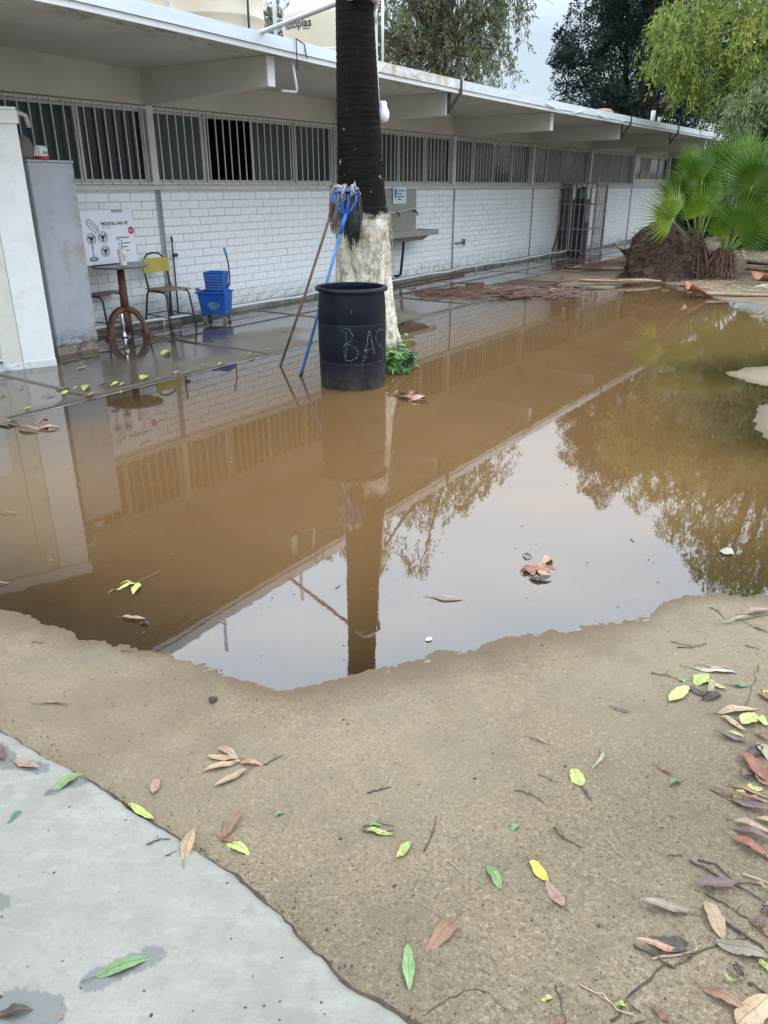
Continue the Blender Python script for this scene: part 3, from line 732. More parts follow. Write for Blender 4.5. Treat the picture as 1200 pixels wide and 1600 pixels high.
# water tanks
def text_mesh(body, size, name='lettering', font_bold=False):
    c = bpy.data.curves.new(name, 'FONT'); c.body = body; c.size = size; c.extrude = 0.0; c.resolution_u = 3
    if font_bold: c.offset = size * .022
    o = bpy.data.objects.new(name, c); COL.objects.link(o)
    dg = bpy.context.evaluated_depsgraph_get(); dg.update()
    me = bpy.data.meshes.new_from_object(o.evaluated_get(dg)); bpy.data.objects.remove(o)
    return me
def tank(u, w, r, h, label, text=None, tang=0, hbase=0.0):
    z0 = 2.905 + eave_dz(u)
    t = thing('water_tank', label, 'water tank', W(u, w, z0))
    m = MB()
    prof = [(r * .97, 0), (r, .03)]
    zz = .03
    for k in range(6):
        z1 = .06 + (h - .10) * (k + 1) / 6
        prof += [(r, z1 - .05), (r * 1.018, z1 - .035), (r * 1.018, z1 - .015), (r, z1)] if k in (0, 2) else [(r, z1)]
    prof += [(r * .985, h + .03), (r * .80, h + .20), (r * .62, h + .29), (r * .40, h + .34), (r * .38, h + .36)]
    m.lathe(prof, 48, cap0=True); m.build('tank_body', M['tank'], t, smooth='auto')
    m = MB(); m.lathe([(r * .40, h + .35), (r * .42, h + .40), (r * .30, h + .44), (.02, h + .45)], 32); m.build('lid', M['tank'], t, smooth='auto')
    if text:
        for body, size, zc, off in text:
            me = text_mesh(body, size, font_bold=True)
            n = len(me.vertices); co = np.zeros(n * 3); me.vertices.foreach_get('co', co); co = co.reshape(-1, 3)
            a = tang + (co[:, 0] + off) / (r + .004)
            out = np.stack([(r + .004) * np.cos(a), (r + .004) * np.sin(a), zc + co[:, 1]], -1)
            me.vertices.foreach_set('co', out.ravel().astype(np.float32)); me.materials.clear(); me.materials.append(M['ink']); me.update()
            o = bpy.data.objects.new('lettering', me); COL.objects.link(o); o.parent = t
    return t
U1T = onplane(180, 30, 7.9)[0]; U2T = onplane(340, 30, 7.95)[0]; U3T = onplane(516, 30, 7.9)[0]
cx, cy, _ = W(U3T, 7.9)
base_ang = math.atan2(-cy, -cx)
tank(U1T, 7.9, .555, 1.15, 'cream roof tank at the left end, cut off by the top of the picture')
tank(U2T, 7.95, .565, 1.15, 'cream roof tank in the middle with a dark pipe down its side')
tank(U3T, 7.9, .68, .90, 'cream roof tank with dark lettering, nearest the palm trunk',
     [('Rotoplas', .15, .715, .0), ('__', .10, .70, .40)], tang=base_ang - 1.17)
dp = thing('tank_pipe', 'dark thin pipe running up the side of the middle roof tank', 'pipe', W(onplane(388, 30, 7.33)[0], 7.33, 2.9), PHI)
m = MB(); m.tube([(0, 0, 0), (.01, 0, 1.2)], .014, 8); m.build('pipe_run', M['darkiron'], dp, smooth=True)

# ================================================================== palm trunk with lamp
TX, TY = -.17, 7.62
pt = thing('palm_tree', 'tall dark palm trunk with a limewashed lower band, rising through the eave line', 'palm tree', (TX, TY, 0))
def prof_r(z): return float(np.interp(z, [-.1, 0, .12, .3, .6, 1.0, 1.35, 1.7, 2.2, 3.0, 4, 11], [.48, .41, .35, .305, .275, .250, .232, .202, .186, .160, .152, .145]))
vs = []; fs = []; NZ = 420; NA = 56
zs = np.concatenate([np.linspace(-.08, 3.6, 300), np.linspace(3.65, 11, NZ - 300)])
for i, z in enumerate(zs):
    ring = .0025 * (abs(((z * 21 + .15 * math.sin(z * 5)) % 1) - .5) * 2) if z > 1.35 else 0
    lx = -.026 * z; 
    for k in range(NA):
        a = 2 * PI * k / NA
        fl = 1 + .10 * max(0, .35 - z) / .35 * (math.sin(a * 5 + .5) + .5 * math.sin(a * 9)) + .02 * math.sin(a * 2 + z * 1.3) 
        if z < 1.36: fl += .035 * (vn := random.uniform(-.5, .5)) * .6 + .018 * math.sin(a * 13 + z * 6) + .012 * math.sin(a * 7 - z * 11)
        rr = prof_r(z) * fl + ring + random.uniform(-.003, .003)
        if 1.33 < z < 1.42: rr += .01
        vs.append((rr * math.cos(a) + lx, rr * math.sin(a), z))
for i in range(len(zs) - 1):
    for k in range(NA):
        k2 = (k + 1) % NA; fs.append((i * NA + k, i * NA + k2, (i + 1) * NA + k2, (i + 1) * NA + k))
m = MB(); m.add(vs, fs); trunk = m.build('trunk', mat_trunk(), pt, smooth=True)
# ragged bark fibres where the limewash starts
m = MB(); r_ = random.Random(12)
for k in range(60):
    a = r_.uniform(PI * 1.05, PI * 2.0); z = r_.uniform(.95, 1.40); R = prof_r(z) + .004; L = r_.uniform(.06, .16)
    da = r_.uniform(.2, .9) * r_.choice((-1, 1, 1)); P = []
    for t in np.linspace(0, 1, 5):
        aa = a + da * t * .4; rr = R + .03 * math.sin(t * PI) * r_.random() + .004
        P.append((rr * math.cos(aa) - .01 * z, rr * math.sin(aa), z - L * t * r_.uniform(.6, 1)))
    m.tube(P, [.005, .005, .004, .003, .002], 5)
tag(m.build('bark_fibres', simple('dry_fibre', (.42, .35, .25), .85, var=.4), pt), kind='stuff')

# conduit from roof to trunk, down to a lamp
lp = thing('trunk_lamp', 'white lamp at the end of a grey conduit strapped down the palm trunk', 'lamp', (TX, TY, 0))
ru, rz_ = onplane(404, 58, 5.88)
rx, ry, _ = W(ru, 5.88)
m = MB(); sx, sy = .085, .09
m.tube([(rx - TX, ry - TY, 2.955), (-.05, -.235, 3.02), (.02, -.21, 3.03), (.115, -.10, 3.02), (sx, sy, 2.98), (sx, sy, 2.86), (sx + .012, sy, 2.5), (sx + .03, sy, 2.26)], .022, 10)
m.build('conduit', M['pvc'], lp, smooth=True)
m = MB(); m.tube([(sx, sy, 3.0), (sx, sy, 2.88)], .028, 10); m.build('elbow', M['pvc'], lp, smooth=True)
m = MB(); m.lathe([(.018, .10), (.034, .09), (.038, .05), (.055, .02), (.06, -.02), (.045, -.06), (.01, -.075)], 18, (sx + .075, sy - .0, 2.19)); m.build('bulb', simple('white_globe', (.8, .8, .8), .3, bump=0), lp, smooth=True)

# ---------------------------------------------------------------- fan palm fronds
def frond_mesh(name, R=.75, arc=210, n=34, split=.55, droop=.25, seed=0):
    """one fan leaf: hub at origin, midrib along +Y, upper side +Z"""
    r = random.Random(seed); m = MB()
    for k in range(n):
        a = math.radians(-arc / 2 + arc * (k + .5) / n); da = math.radians(arc / n) * .5
        L = R * (1 - .28 * abs(a / math.radians(arc / 2)) ** 2) * r.uniform(.93, 1.05)
        tipdroop = droop * r.uniform(.6, 1.5); tw = r.uniform(-.02, .02)
        rows = []
        for j, t in enumerate((0.03, .25, split, .72, .88, 1.0)):   # stiff pleats
            w_ = L * t * math.tan(da) * (1 if t <= split else max(.02, (1 - (t - split) / (1 - split)) ** 1.1) * split / t * .8)
            z = -.10 * R * t * t - tipdroop * R * max(0, t - split) ** 2 * 2.2 + .12 * R * abs(math.sin(a)) * t
            c = Vector((math.sin(a + tw * t) * L * t, math.cos(a + tw * t) * L * t, z)); s_ = Vector((math.cos(a), -math.sin(a), 0))
            fold = .75 * w_
            rows.append((c - s_ * w_ + Vector((0, 0, -fold)), c + Vector((0, 0, fold)), c + s_ * w_ + Vector((0, 0, -fold))))
        vs = [v for rw in rows for v in rw]; fs = []
        for j in range(len(rows) - 1):
            b = j * 3; fs += [(b, b + 1, b + 4, b + 3), (b + 1, b + 2, b + 5, b + 4)]
        m.add(vs, fs)
    me = bpy.data.meshes.new(name); me.from_pydata(m.v, [], m.f); return me
def mat_frond(name, base, tip, yel, trans=.3):
    t = NT(name); sp = t.n('ShaderNodeVectorMath', operation='LENGTH'); t.l(t.src, sp.inputs[0])
    c = t.ramp(sp.outputs['Value'], [(.0, yel), (.30, base), (.62, base), (.9, tip)])
    oi = t.n('ShaderNodeObjectInfo')
    c = t.mix(1.0, c, t.ramp(oi.outputs['Random'], [(0, (.42, .50, .55)), (1, (1.15, 1.1, 1.0))]), 'MULTIPLY')
    c = t.mix(t.ramp(t.noise(14, 4, .6), [(.35, .30), (.6, 0.)]), c, (.03, .08, .02))
    t.set(Base_Color=c, Roughness=.42)
    tl = t.n('ShaderNodeBsdfTranslucent'); t.l(c, tl.inputs[0]); mm = t.n('ShaderNodeMixShader'); mm.inputs[0].default_value = trans * .6
    t.l(t.b.outputs[0], mm.inputs[1]); t.l(tl.outputs[0], mm.inputs[2]); t.l(mm.outputs[0], t.out.inputs[0]); return t.m
FM = mat_frond('green_fan_leaf', (.115, .225, .010), (.24, .33, .04), (.26, .33, .035))
FM2 = mat_frond('yellowing_fan_leaf', (.19, .27, .012), (.52, .26, .05), (.14, .24, .015))
FDRY = simple('dry_fan_leaf', (.40, .33, .22), .8, var=.35, scale=20, perobj=.2)
PET = simple('green_petiole', (.20, .27, .07), .45, var=.3, scale=12)
fr_meshes = [frond_mesh('fan_leaf', .75, 205, 36, .50, .30, 1), frond_mesh('fan_leaf', .75, 265, 44, .46, .5, 2), frond_mesh('fan_leaf', .75, 130, 26, .5, .15, 3)]
def frond(parent, hub, d, nrm, R, base, kind=0, mat=FM, up=.3, ploc=Vector((0, 0, 0)), label=None):
    me = fr_meshes[kind].copy(); me.materials.clear(); me.materials.append(mat)
    o = bpy.data.objects.new('frond', me); COL.objects.link(o); o.parent = parent
    if label: o['label'] = label
    y = Vector(d).normalized(); z = Vector(nrm); z = (z - y * z.dot(y)).normalized(); x = y.cross(z)
    Mx = Matrix((x, y, z)).transposed().to_4x4()
    s = R / .75; Mx = Matrix.Translation(Vector(hub) - ploc) @ Mx @ Matrix.Scale(s, 4)
    o.matrix_local = Mx
    m = MB(); hb = Vector(hub) - ploc; bs = Vector(base) - ploc; mid = hb.lerp(bs, .5) + Vector((0, 0, up * (hb - bs).length * .3))
    P = [bs * ((1 - t) ** 2) + mid * (2 * t * (1 - t)) + hb * (t * t) for t in np.linspace(0, 1, 9)]
    inv = Mx.inverted(); m.tube([inv @ p for p in P], [r / s for r in (.022, .02, .017, .015, .013, .012, .011, .010, .007)], 7)
    m.build('petiole', PET, o, smooth=True)
    return o
# crown of the tall palm (far above the picture)
topp = Vector((-.11, 0, 11))
r_ = random.Random(4)
for k in range(18):
    a = k * 2.4; el = r_.uniform(-.5, 1.1); dv = Vector((math.cos(a) * math.cos(el), math.sin(a) * math.cos(el), math.sin(el)))
    frond(pt, topp + dv * .9, dv, Vector((0, 0, 1)) + dv * .2, .85, topp, k % 2)
# ================================================================== palm bush with stump (right)
pb = gp(1030, 437); PBX, PBY = 5.35, 14.95
bush = thing('palm_bush', 'low green fan palm clump growing beside the rotten stump at the right', 'palm', (PBX + .85, PBY, 0))
BP = Vector((PBX + .85, PBY, 0))
def at(px, py, Yd):     # point seen at a pixel, on the vertical plane Y = Yd
    d = ray(px, py); t = Yd / d.y; return Vector((d.x * t, Yd, d.z * t + CAM_H))
b1 = at(1091, 372, 15.0); b2 = at(1134, 384, 14.9)
b1.z = .45; b2.z = .35
FR = [ # hub px, hub depth, direction (image-ish: x right, z up, y toward camera negative), normal, R, base, kind
 ((1051, 343), 14.5, (-.75, -.25, .50), (-.15, -1, .45), .70, b1, 0, FM2),
 ((1094, 337), 14.6, (-.10, -.10, 1), (0, -1, .15), .58, b1, 0, FM),
 ((1097, 281), 14.7, (-.45, .1, .9), (.2, -1, .1), .66, b1, 2, FM),
 ((1062, 305), 15.2, (-.9, .1, .55), (.2, -1, .3), .60, b1, 2, FM),
 ((1140, 272), 15.0, (.0, .1, 1), (0, -1, .25), .72, b2, 0, FM),
 ((1176, 290), 14.3, (.12, -.2, 1), (.05, -1, .15), .78, b2, 1, FM),
 ((1118, 318), 14.8, (-.1, .0, 1), (.3, -1, .1), .62, b2, 2, FM),
 ((1150, 362), 14.2, (.75, -.2, .7), (-.3, -1, .3), .74, b2, 0, FM),
 ((1128, 374), 14.5, (-.05, -.1, 1), (.1, -1, .1), .66, b2, 2, FM),
 ((1190, 345), 14.7, (.5, -.3, .5), (.1, -1, .5), .72, b2, 1, FM),
 ((1215, 300), 14.9, (.8, 0, .6), (-.3, -1, .4), .80, b2, 1, FM),
 ((1085, 300), 15.4, (-.2, .5, .9), (.2, -1, .5), .70, b1, 0, FM),
 ((1165, 255), 15.6, (.35, .3, .9), (0, -1, .4), .75, b2, 0, FM),
 ((1230, 360), 14.6, (.9, -.1, .1), (0, -.6, .8), .75, b2, 1, FM),
 ((1180, 320), 15.5, (.3, .6, .7), (0, -1, .6), .80, b2, 1, FM),
 ((1128, 290), 15.8, (-.3, .8, .7), (0, -1, .8), .80, b1, 0, FM),
 ((1112, 300), 14.9, (-.25, -.05, .95), (-.25, -1, .1), .55, b1, 0, FM),
 ((1163, 330), 14.6, (.25, -.1, .9), (-.5, -1, .2), .60, b2, 2, FM),
 ((1080, 268), 15.0, (-.3, .1, 1), (.4, -1, .0), .55, b1, 2, FM), ((1108, 262), 15.1, (.05, .1, 1), (-.4, -1, .1), .55, b1, 2, FM), ((1125, 345), 14.7, (.3, -.1, .8), (-.6, -1, .2), .5, b1, 2, FM),
 ((1145, 310), 15.2, (-.1, .2, 1), (.6, -1, .2), .7, b2, 2, FM), ((1205, 270), 15.3, (.5, .2, 1), (-.2, -1, .3), .7, b2, 0, FM), ((1212, 330), 15.4, (.8, .2, .4), (.0, -1, .8), .8, b2, 1, FM), ((1170, 370), 14.9, (.6, -.2, .2), (-.2, -.8, .7), .6, b2, 0, FM), ((1105, 315), 15.6, (0, .5, .8), (.3, -1, .3), .7, b1, 0, FM),
]
for i, (hp, yd, dv, nv, R, b, k, mt) in enumerate(FR):
    frond(bush, at(hp[0], hp[1], yd), dv, nv, R, b, k, mt, up=.1, ploc=BP, label='fan leaf with yellow and orange tips' if mt is FM2 else None)
# trunk boot of the clump with dry skirt
def rootball(name, parent, loc, prof, mat, n=40, seed=0, fib=400, amp=.10, fibmat=None, lean=(0, 0)):
    m = MB(); r = random.Random(seed); ph = [r.uniform(0, 6.28) for _ in range(6)]
    vs = []; fs = []; H = prof[-1][1]
    zs = np.linspace(0, H, 26)
    for z in zs:
        R = float(np.interp(z, [p[1] for p in prof], [p[0] for p in prof]))
        for k in range(n):
            a = 2 * PI * k / n
            w_ = 1 + amp * (math.sin(3 * a + ph[0] + z * 3) + .6 * math.sin(7 * a + ph[1] - z * 5) + .5 * math.sin(13 * a + ph[2] + z * 8)) + r.uniform(-.05, .05)
            vs.append((R * w_ * math.cos(a) + lean[0] * z, R * w_ * math.sin(a) * .8 + lean[1] * z, z + .05 * math.sin(2 * a + ph[3]) * z))
    for i in range(len(zs) - 1):
        for k in range(n):
            k2 = (k + 1) % n; fs.append((i * n + k, i * n + k2, (i + 1) * n + k2, (i + 1) * n + k))
    fs.append(tuple((len(zs) - 1) * n + k for k in range(n)))
    m.add(vs, fs); o = m.build(name, mat, parent, loc=loc)
    if fib:
        m = MB()
        for k in range(fib):
            a = r.uniform(0, 2 * PI); z = r.uniform(.02, H); R = float(np.interp(z, [p[1] for p in prof], [p[0] for p in prof])) * r.uniform(.95, 1.1)
            p = Vector((R * math.cos(a) + lean[0] * z, R * math.sin(a) * .8 + lean[1] * z, z)); L = r.uniform(.05, .20)
            d = Vector((math.cos(a) * .7, math.sin(a) * .7, r.uniform(-.9, .7))).normalized(); s_ = Vector((-math.sin(a), math.cos(a), r.uniform(-.3, .3))) * r.uniform(.004, .016)
            q = p + d * L * .5 + Vector((r.uniform(-.03, .03), r.uniform(-.03, .03), 0)); e = p + d * L + Vector((0, 0, -.04))
            m.add([p - s_, p + s_, q + s_ * .7, q - s_ * .7, e], [(0, 1, 2, 3), (3, 2, 4)])
        tag(m.build('fibres', fibmat or mat, parent, loc=loc), kind='stuff')
    return o
fibdark = NT('rotten_palm_fibre'); fibdark.set(Base_Color=fibdark.mix(fibdark.ramp(fibdark.noise(7, 6, .72), [(.35, 0.), (.62, 1.)]), fibdark.mix(fibdark.ramp(fibdark.noise(3, 3), [(.4, 0.), (.6, 1.)]), (.014, .010, .008), (.040, .018, .012)), (.105, .060, .036)), Roughness=.9,
    Normal=fibdark.bump(fibdark.noise(30, 5, .75), 1.0, .03)); fibdark = fibdark.m
dryfib = simple('reddish_dry_frond_base', (.13, .062, .042), .8, var=.5, scale=9, perobj=.2)
stump = thing('palm_stump', 'dark rotten palm stump slumped at the far edge of the puddle', 'tree stump', (5.10, 14.95, 0))
rootball('stump_body', stump, (0, 0, -.02), [(.74, 0), (.64, .10), (.58, .30), (.52, .58), (.44, .78), (.28, .93), (.10, .99)], fibdark, seed=3, fib=1100, amp=.12, lean=(-.02, .1))
stump2 = rootball('stump_shoulder', stump, (.45, .05, -.02), [(.45, 0), (.42, .3), (.32, .62), (.18, .82), (.05, .88)], fibdark, seed=9, fib=350, amp=.08, lean=(.15, .1))
rb = rootball('trunk_base', bush, (at(1091, 372, 15.0).x - BP.x, .05, -.02), [(.30, 0), (.26, .25), (.20, .5), (.08, .62)], fibdark, seed=5, fib=500)
rb = rootball('trunk_base', bush, (at(1134, 384, 14.9).x - BP.x, 0, -.02), [(.27, 0), (.24, .2), (.20, .42), (.10, .55)], dryfib, seed=6, fib=700, amp=.12, fibmat=simple('dry_skirt_fibre', (.30, .17, .11), .8, var=.6, scale=9))
m = MB(); r_ = random.Random(31)
for k in range(60):         # dry skirt blades hanging from the bases
    bx = (b2 if k % 3 else b1) - BP; a = r_.uniform(PI * .95, PI * 2.05); L = r_.uniform(.25, .5); w_ = r_.uniform(.005, .016)
    dv = Vector((math.cos(a), math.sin(a), 0)); s_ = Vector((-math.sin(a), math.cos(a), 0)) * w_
    p0 = bx + dv * .08 + Vector((0, 0, r_.uniform(-.05, .15))); p1 = p0 + dv * L * .5 + Vector((0, 0, r_.uniform(-.05, .08))); p2 = p0 + dv * L + Vector((0, 0, -r_.uniform(.2, .42))); p2.z = max(p2.z, .03)
    m.add([p0 - s_, p0 + s_, p1 + s_, p1 - s_, p2 + s_ * .3, p2 - s_ * .3], [(0, 1, 2, 3), (3, 2, 4, 5)])
tag(m.build('dry_skirt', dryfib, bush), kind='stuff')

# ================================================================== barrel
BX, BY = -.272, 6.67
br = thing('waste_barrel', 'blue black plastic barrel with chalked letters standing in the puddle', 'barrel', (BX, BY, -.035)); br.scale = (1, 1, 1.045)
H = .845; R = .285
def mat_barrel():
    t = NT('scuffed_barrel_plastic')
    b = t.mix(t.ramp(t.noise(4, 5, .6), [(.3, 0.), (.7, 1.)]), (.0030, .0048, .0095), (.007, .0105, .019))
    b = t.mix(t.ramp(t.noise(9, 7, .78, (1, 1, 2.5)), [(.58, 0.), (.76, .45)]), b, (.040, .043, .050))
    g = t.n('ShaderNodeSeparateXYZ'); t.l(t.src, g.inputs[0])
    b = t.mix(t.math('MULTIPLY', t.ramp(g.outputs[2], [(.06, .9), (.26, 0.)]), t.ramp(t.noise(12, 5, .7), [(.35, .2), (.65, 1.)])), b, (.06, .045, .032))
    t.b.inputs['Specular IOR Level'].default_value = .20
    t.set(Base_Color=b, Roughness=t.ramp(t.noise(6, 5, .7), [(.3, .30), (.7, .50)]), Normal=t.bump(t.noise(35, 4, .7), .25, .004)); return t.m
bm = mat_barrel()
m = MB()
prof = [(R * .93, 0), (R * .965, .012), (R * .985, .05), (R * .992, .14), (R * 1.000, .235), (R * 1.001, .249), (R * .990, .254), (R * .990, .262), (R * 1.003, .267),
        (R * 1.010, .36), (R * 1.012, .45), (R * 1.010, .535), (R * 1.008, .549), (R * .998, .554), (R * .998, .562), (R * 1.008, .567), (R * 1.002, .65), (R * .985, .73), (R * .965, .78), (R * .955, .795), (R * .955, .80)]
inner = [(r - .012, z) for r, z in reversed(prof[2:])]
m.lathe(prof + inner + [(.01, .05)], 72, cap0=True, cap1=True); body = m.build('barrel_body', bm, br, smooth='auto')
m = MB(); ri = R * .955
m.lathe([(ri + .001, .792), (ri + .028, .797), (ri + .035, .81), (ri + .028, .824), (ri + .004, .828), (ri - .010, .822), (ri - .012, .80), (ri - .012, .792)], 72, cap0=False, cap1=False); m.build('rim', bm, br, smooth='auto')
# chalk letters B A S, drawn by hand
def chalk(strokes):
    m = MB()
    for st_ in strokes:
        P = []
        for (px, py) in st_:
            # pixel -> surface of the barrel
            d = ray(px, py); o = Vector((0, 0, CAM_H)); c = Vector((BX, BY, 0)); rr = R * 1.018 + .0008
            A = d.x ** 2 + d.y ** 2; B = -2 * (d.x * c.x + d.y * c.y); C = c.x ** 2 + c.y ** 2 - rr * rr
            disc = B * B - 4 * A * C
            if disc < 0: continue
            t = (-B - math.sqrt(disc)) / (2 * A); P.append(d * t + o - c + Vector((0, 0, .035)))
        Q = []
        for a, b in zip(P[:-1], P[1:]):
            for k in range(5): Q.append(a.lerp(b, k / 5))
        Q.append(P[-1]); r = random.Random(int(st_[0][0] * 7))
        def fix(q, extra):
            h = math.hypot(q.x, q.y); s = (R * 1.022 + extra) / h; return Vector((q.x * s, q.y * s, q.z))
        vs = []; fs = []
        for i, q in enumerate(Q):
            a = Q[max(0, i - 1)]; b = Q[min(len(Q) - 1, i + 1)]; t = (b - a).normalized(); nrm = Vector((q.x, q.y, 0)).normalized(); s_ = t.cross(nrm) * r.uniform(.0015, .0042)
            vs += [fix(q - s_, .0), fix(q + s_, .0)]
        for i in range(len(Q) - 1): fs.append((2 * i, 2 * i + 1, 2 * i + 3, 2 * i + 2))
        m.add(vs, fs)
    return m
t = NT('chalk'); t.set(Base_Color=(.24, .28, .30), Roughness=.9); al = t.ramp(t.noise(120, 4, .75), [(.44, 0.), (.60, .75)]); t.set(Alpha=al)
ck = [[(533, 524), (538, 518), (546, 519), (551, 528), (549, 536), (540, 541), (536, 546)], [(540, 541), (552, 544), (560, 553), (558, 561), (548, 567), (540, 565), (537, 552)],
      [(541, 524), (541, 546), (540, 566)], [(549, 490), (550, 498)],
      [(566, 574), (569, 556), (574, 536), (577, 520), (581, 535), (585, 556)], [(576, 522), (574, 540), (571, 566)], [(569, 551), (578, 549), (585, 547)],
      [(599, 520), (593, 518), (588, 524), (587, 534), (591, 541), (597, 546), (599, 556), (597, 565), (591, 567)]]
chalk(ck).build('chalk_letters', t.m, br)

# ================================================================== mops
def strands(m, top, n, L, spread, r, seed, rad=.006, flat=None, zmin=None):
    rr = random.Random(seed)
    for k in range(n):
        a = rr.uniform(0, 2 * PI); s = spread * math.sqrt(rr.random())
        x0 = top + Vector((math.cos(a) * s * .5, math.sin(a) * s * .35, rr.uniform(-.01, .03)))
        l = L * rr.uniform(.62, 1.08) * (1 - .25 * (s / spread) ** 2); ox, oy = math.cos(a) * s, math.sin(a) * s * .45
        j1, j2 = rr.uniform(-.02, .02), rr.uniform(-.022, .022)
        P = [x0, x0 + Vector((ox * .8, oy, .02)), x0 + Vector((ox * 1.2 + j1 * .3, oy * 1.1, -l * .3)), x0 + Vector((ox * 1.15 + j1, oy * 1.1, -l * .65)), x0 + Vector((ox * .95 + j2, oy, -l))]
        m.tube(P, [rad, rad, rad, rad * .9, rad * .6], 5)
mopgrey = simple('grey_mop_yarn', (.065, .060, .058), .95, var=.6, scale=22, bump=.6, bscale=200)
mopdirty = simple('dirty_cream_yarn', (.27, .25, .20), .95, var=.5, scale=25, bump=.6, bscale=200)
blue = simple('blue_plastic', (.02, .13, .50), .35, var=.2, scale=8)
bluet = simple('blue_painted_tube', (.03, .16, .42), .4, var=.3, scale=8, dirt=(.12, .12, .12), dirtamt=.4)
woodh = simple('weathered_wood_handle', (.16, .10, .07), .8, var=.45, scale=12, stretch=(2, 2, .5))
b0 = Vector(gs(470, 588)); b0.z = .0
top = Vector((-.335, 7.17, 1.36)); hd = Vector((-.30, 7.20, 1.50))
mp_ = thing('string_mop', 'grey string mop with a blue handle and clamp leaning upside down on the palm trunk', 'mop', b0)
m = MB(); m.tube([b0 - b0, (top - b0)], .013, 10); hnd = m.build('handle', bluet, mp_, smooth=True)
m = MB(); m.tube([Vector((0, 0, 0)), (top - b0) * .035], .016, 10); m.build('end_cap', M['blackpvc'], hnd, smooth=True)
T = top - b0
m = MB()
dirv = T.normalized()
m.tube([T - dirv * .16, T + dirv * .02], [.016, .020], 10)
for s_ in (-1, -.3, .3, 1):
    m.tube([T, T + Vector((.055 * s_, -.015, .05)), T + Vector((.095 * s_, -.01, .12)), T + Vector((.09 * s_, .0, .18))], .010, 8)
m.tube([T + Vector((-.095, 0, .18)), T + Vector((-.03, -.02, .20)), T + Vector((.04, -.02, .20)), T + Vector((.10, 0, .175))], .014, 8)
m.build('clamp', blue, mp_, smooth=True)
m = MB(); strands(m, T + Vector((.055, .035, .165)), 150, .46, .050, 0, 8, .0046)
m.build('mop_strands', mopgrey, mp_, smooth=True)
m = MB(); strands(m, T + Vector((.03, .02, .205)), 26, .10, .09, 0, 9, .008); m.build('mop_top', simple('pale_mop_yarn', (.36, .34, .33), .95, var=.4, scale=25), mp_, smooth=True)
b0 = Vector(gs(438, 572)); b0.z = 0
top = Vector((-.48, 7.40, 1.36))
mp2 = thing('string_mop', 'dirty cream mop with a brown wooden handle leaning upside down on the palm trunk', 'mop', b0)
T = top - b0
m = MB(); m.tube([Vector((0, 0, 0)), T * .5 + Vector((.01, 0, 0)), T], .0125, 8); m.build('handle', woodh, mp2, smooth=True)
m = MB(); m.tube([T - T.normalized() * .02, T + Vector((.03, .0, .10))], [.016, .02], 8); m.build('ferrule', M['rust'], mp2)
m = MB(); strands(m, T + Vector((.035, .03, .20)), 60, .40, .026, 0, 18, .005); m.build('mop_strands', mopdirty, mp2, smooth=True)

# ================================================================== weeds at the trunk foot
def blade(m, p, d, L, w_, bend, r):
    d = d.normalized(); s_ = d.cross(Vector((0, 0, 1)))
    s_ = s_.normalized() * w_ if s_.length > .01 else Vector((w_, 0, 0))
    rows = []
    for t in (0, .3, .65, 1):
        c = p + d * L * t + Vector((0, 0, -bend * L * t * t)); ww_ = math.sin(min(1, t * 1.0 + .12) * PI) + .05
        rows.append((c - s_ * ww_, c + Vector((0, 0, .25 * w_ * ww_)), c + s_ * ww_))
    vs = [v for q in rows for v in q]; fs = []
    for j in range(3):
        b = 3 * j; fs += [(b, b + 1, b + 4, b + 3), (b + 1, b + 2, b + 5, b + 4)]
    m.add(vs, fs)
weedm = simple('weed_green', (.13, .30, .06), .55, var=.45, scale=16); weedd = simple('dark_weed_green', (.07, .17, .045), .55, var=.4, scale=16)
def weed(px, py, Yd, h, n, L, mat, label, seed):
    p = Vector(gs(px, py)); r = random.Random(seed)
    t = thing('weed', label, 'plant', p)
    stems = MB(); lv = MB()
    for k in range(n):
        a = r.uniform(0, 2 * PI); ln = Vector((math.cos(a) * .45, math.sin(a) * .35, 1)) * h * r.uniform(.6, 1.1)
        q = Vector((r.uniform(-.05, .05), r.uniform(-.03, .03), 0)); stems.tube([q, q + ln * .5, q + ln], .003, 5)
        for j in range(7):
            tt = r.uniform(.3, 1); b = r.uniform(0, 2 * PI)
            blade(lv, q + ln * tt, Vector((math.cos(b), math.sin(b), r.uniform(.0, .8))), L * r.uniform(.6, 1.1), L * .16, .5, r)
    stems.build('stems', mat, t); lv.build('leaves', mat, t, smooth=True)
weed(609, 582, 0, .24, 10, .12, weedm, 'bright green weed between the barrel and the palm trunk', 1)
weed(617, 556, 0, .22, 6, .15, weedm, 'broad leaved weed against the limewash right of the barrel', 2)
weed(640, 576, 0, .18, 12, .09, weedd, 'small dark weed at the right side of the palm roots', 3)
weed(628, 584, 0, .06, 8, .06, weedd, 'low dark weed in front of the palm roots', 4)
sm = MB(); sm.lathe([(.46, -.05), (.42, .03), (.36, .09), (.28, .11)], 40, (0, 0, 0), wob=lambda a, z: 1 + .08 * math.sin(3 * a + 1) + .06 * math.sin(8 * a) + random.uniform(-.03, .03))
tag(sm.build('soil_mound', soil, loc=(TX + .06, TY - .0, 0)), kind='structure')

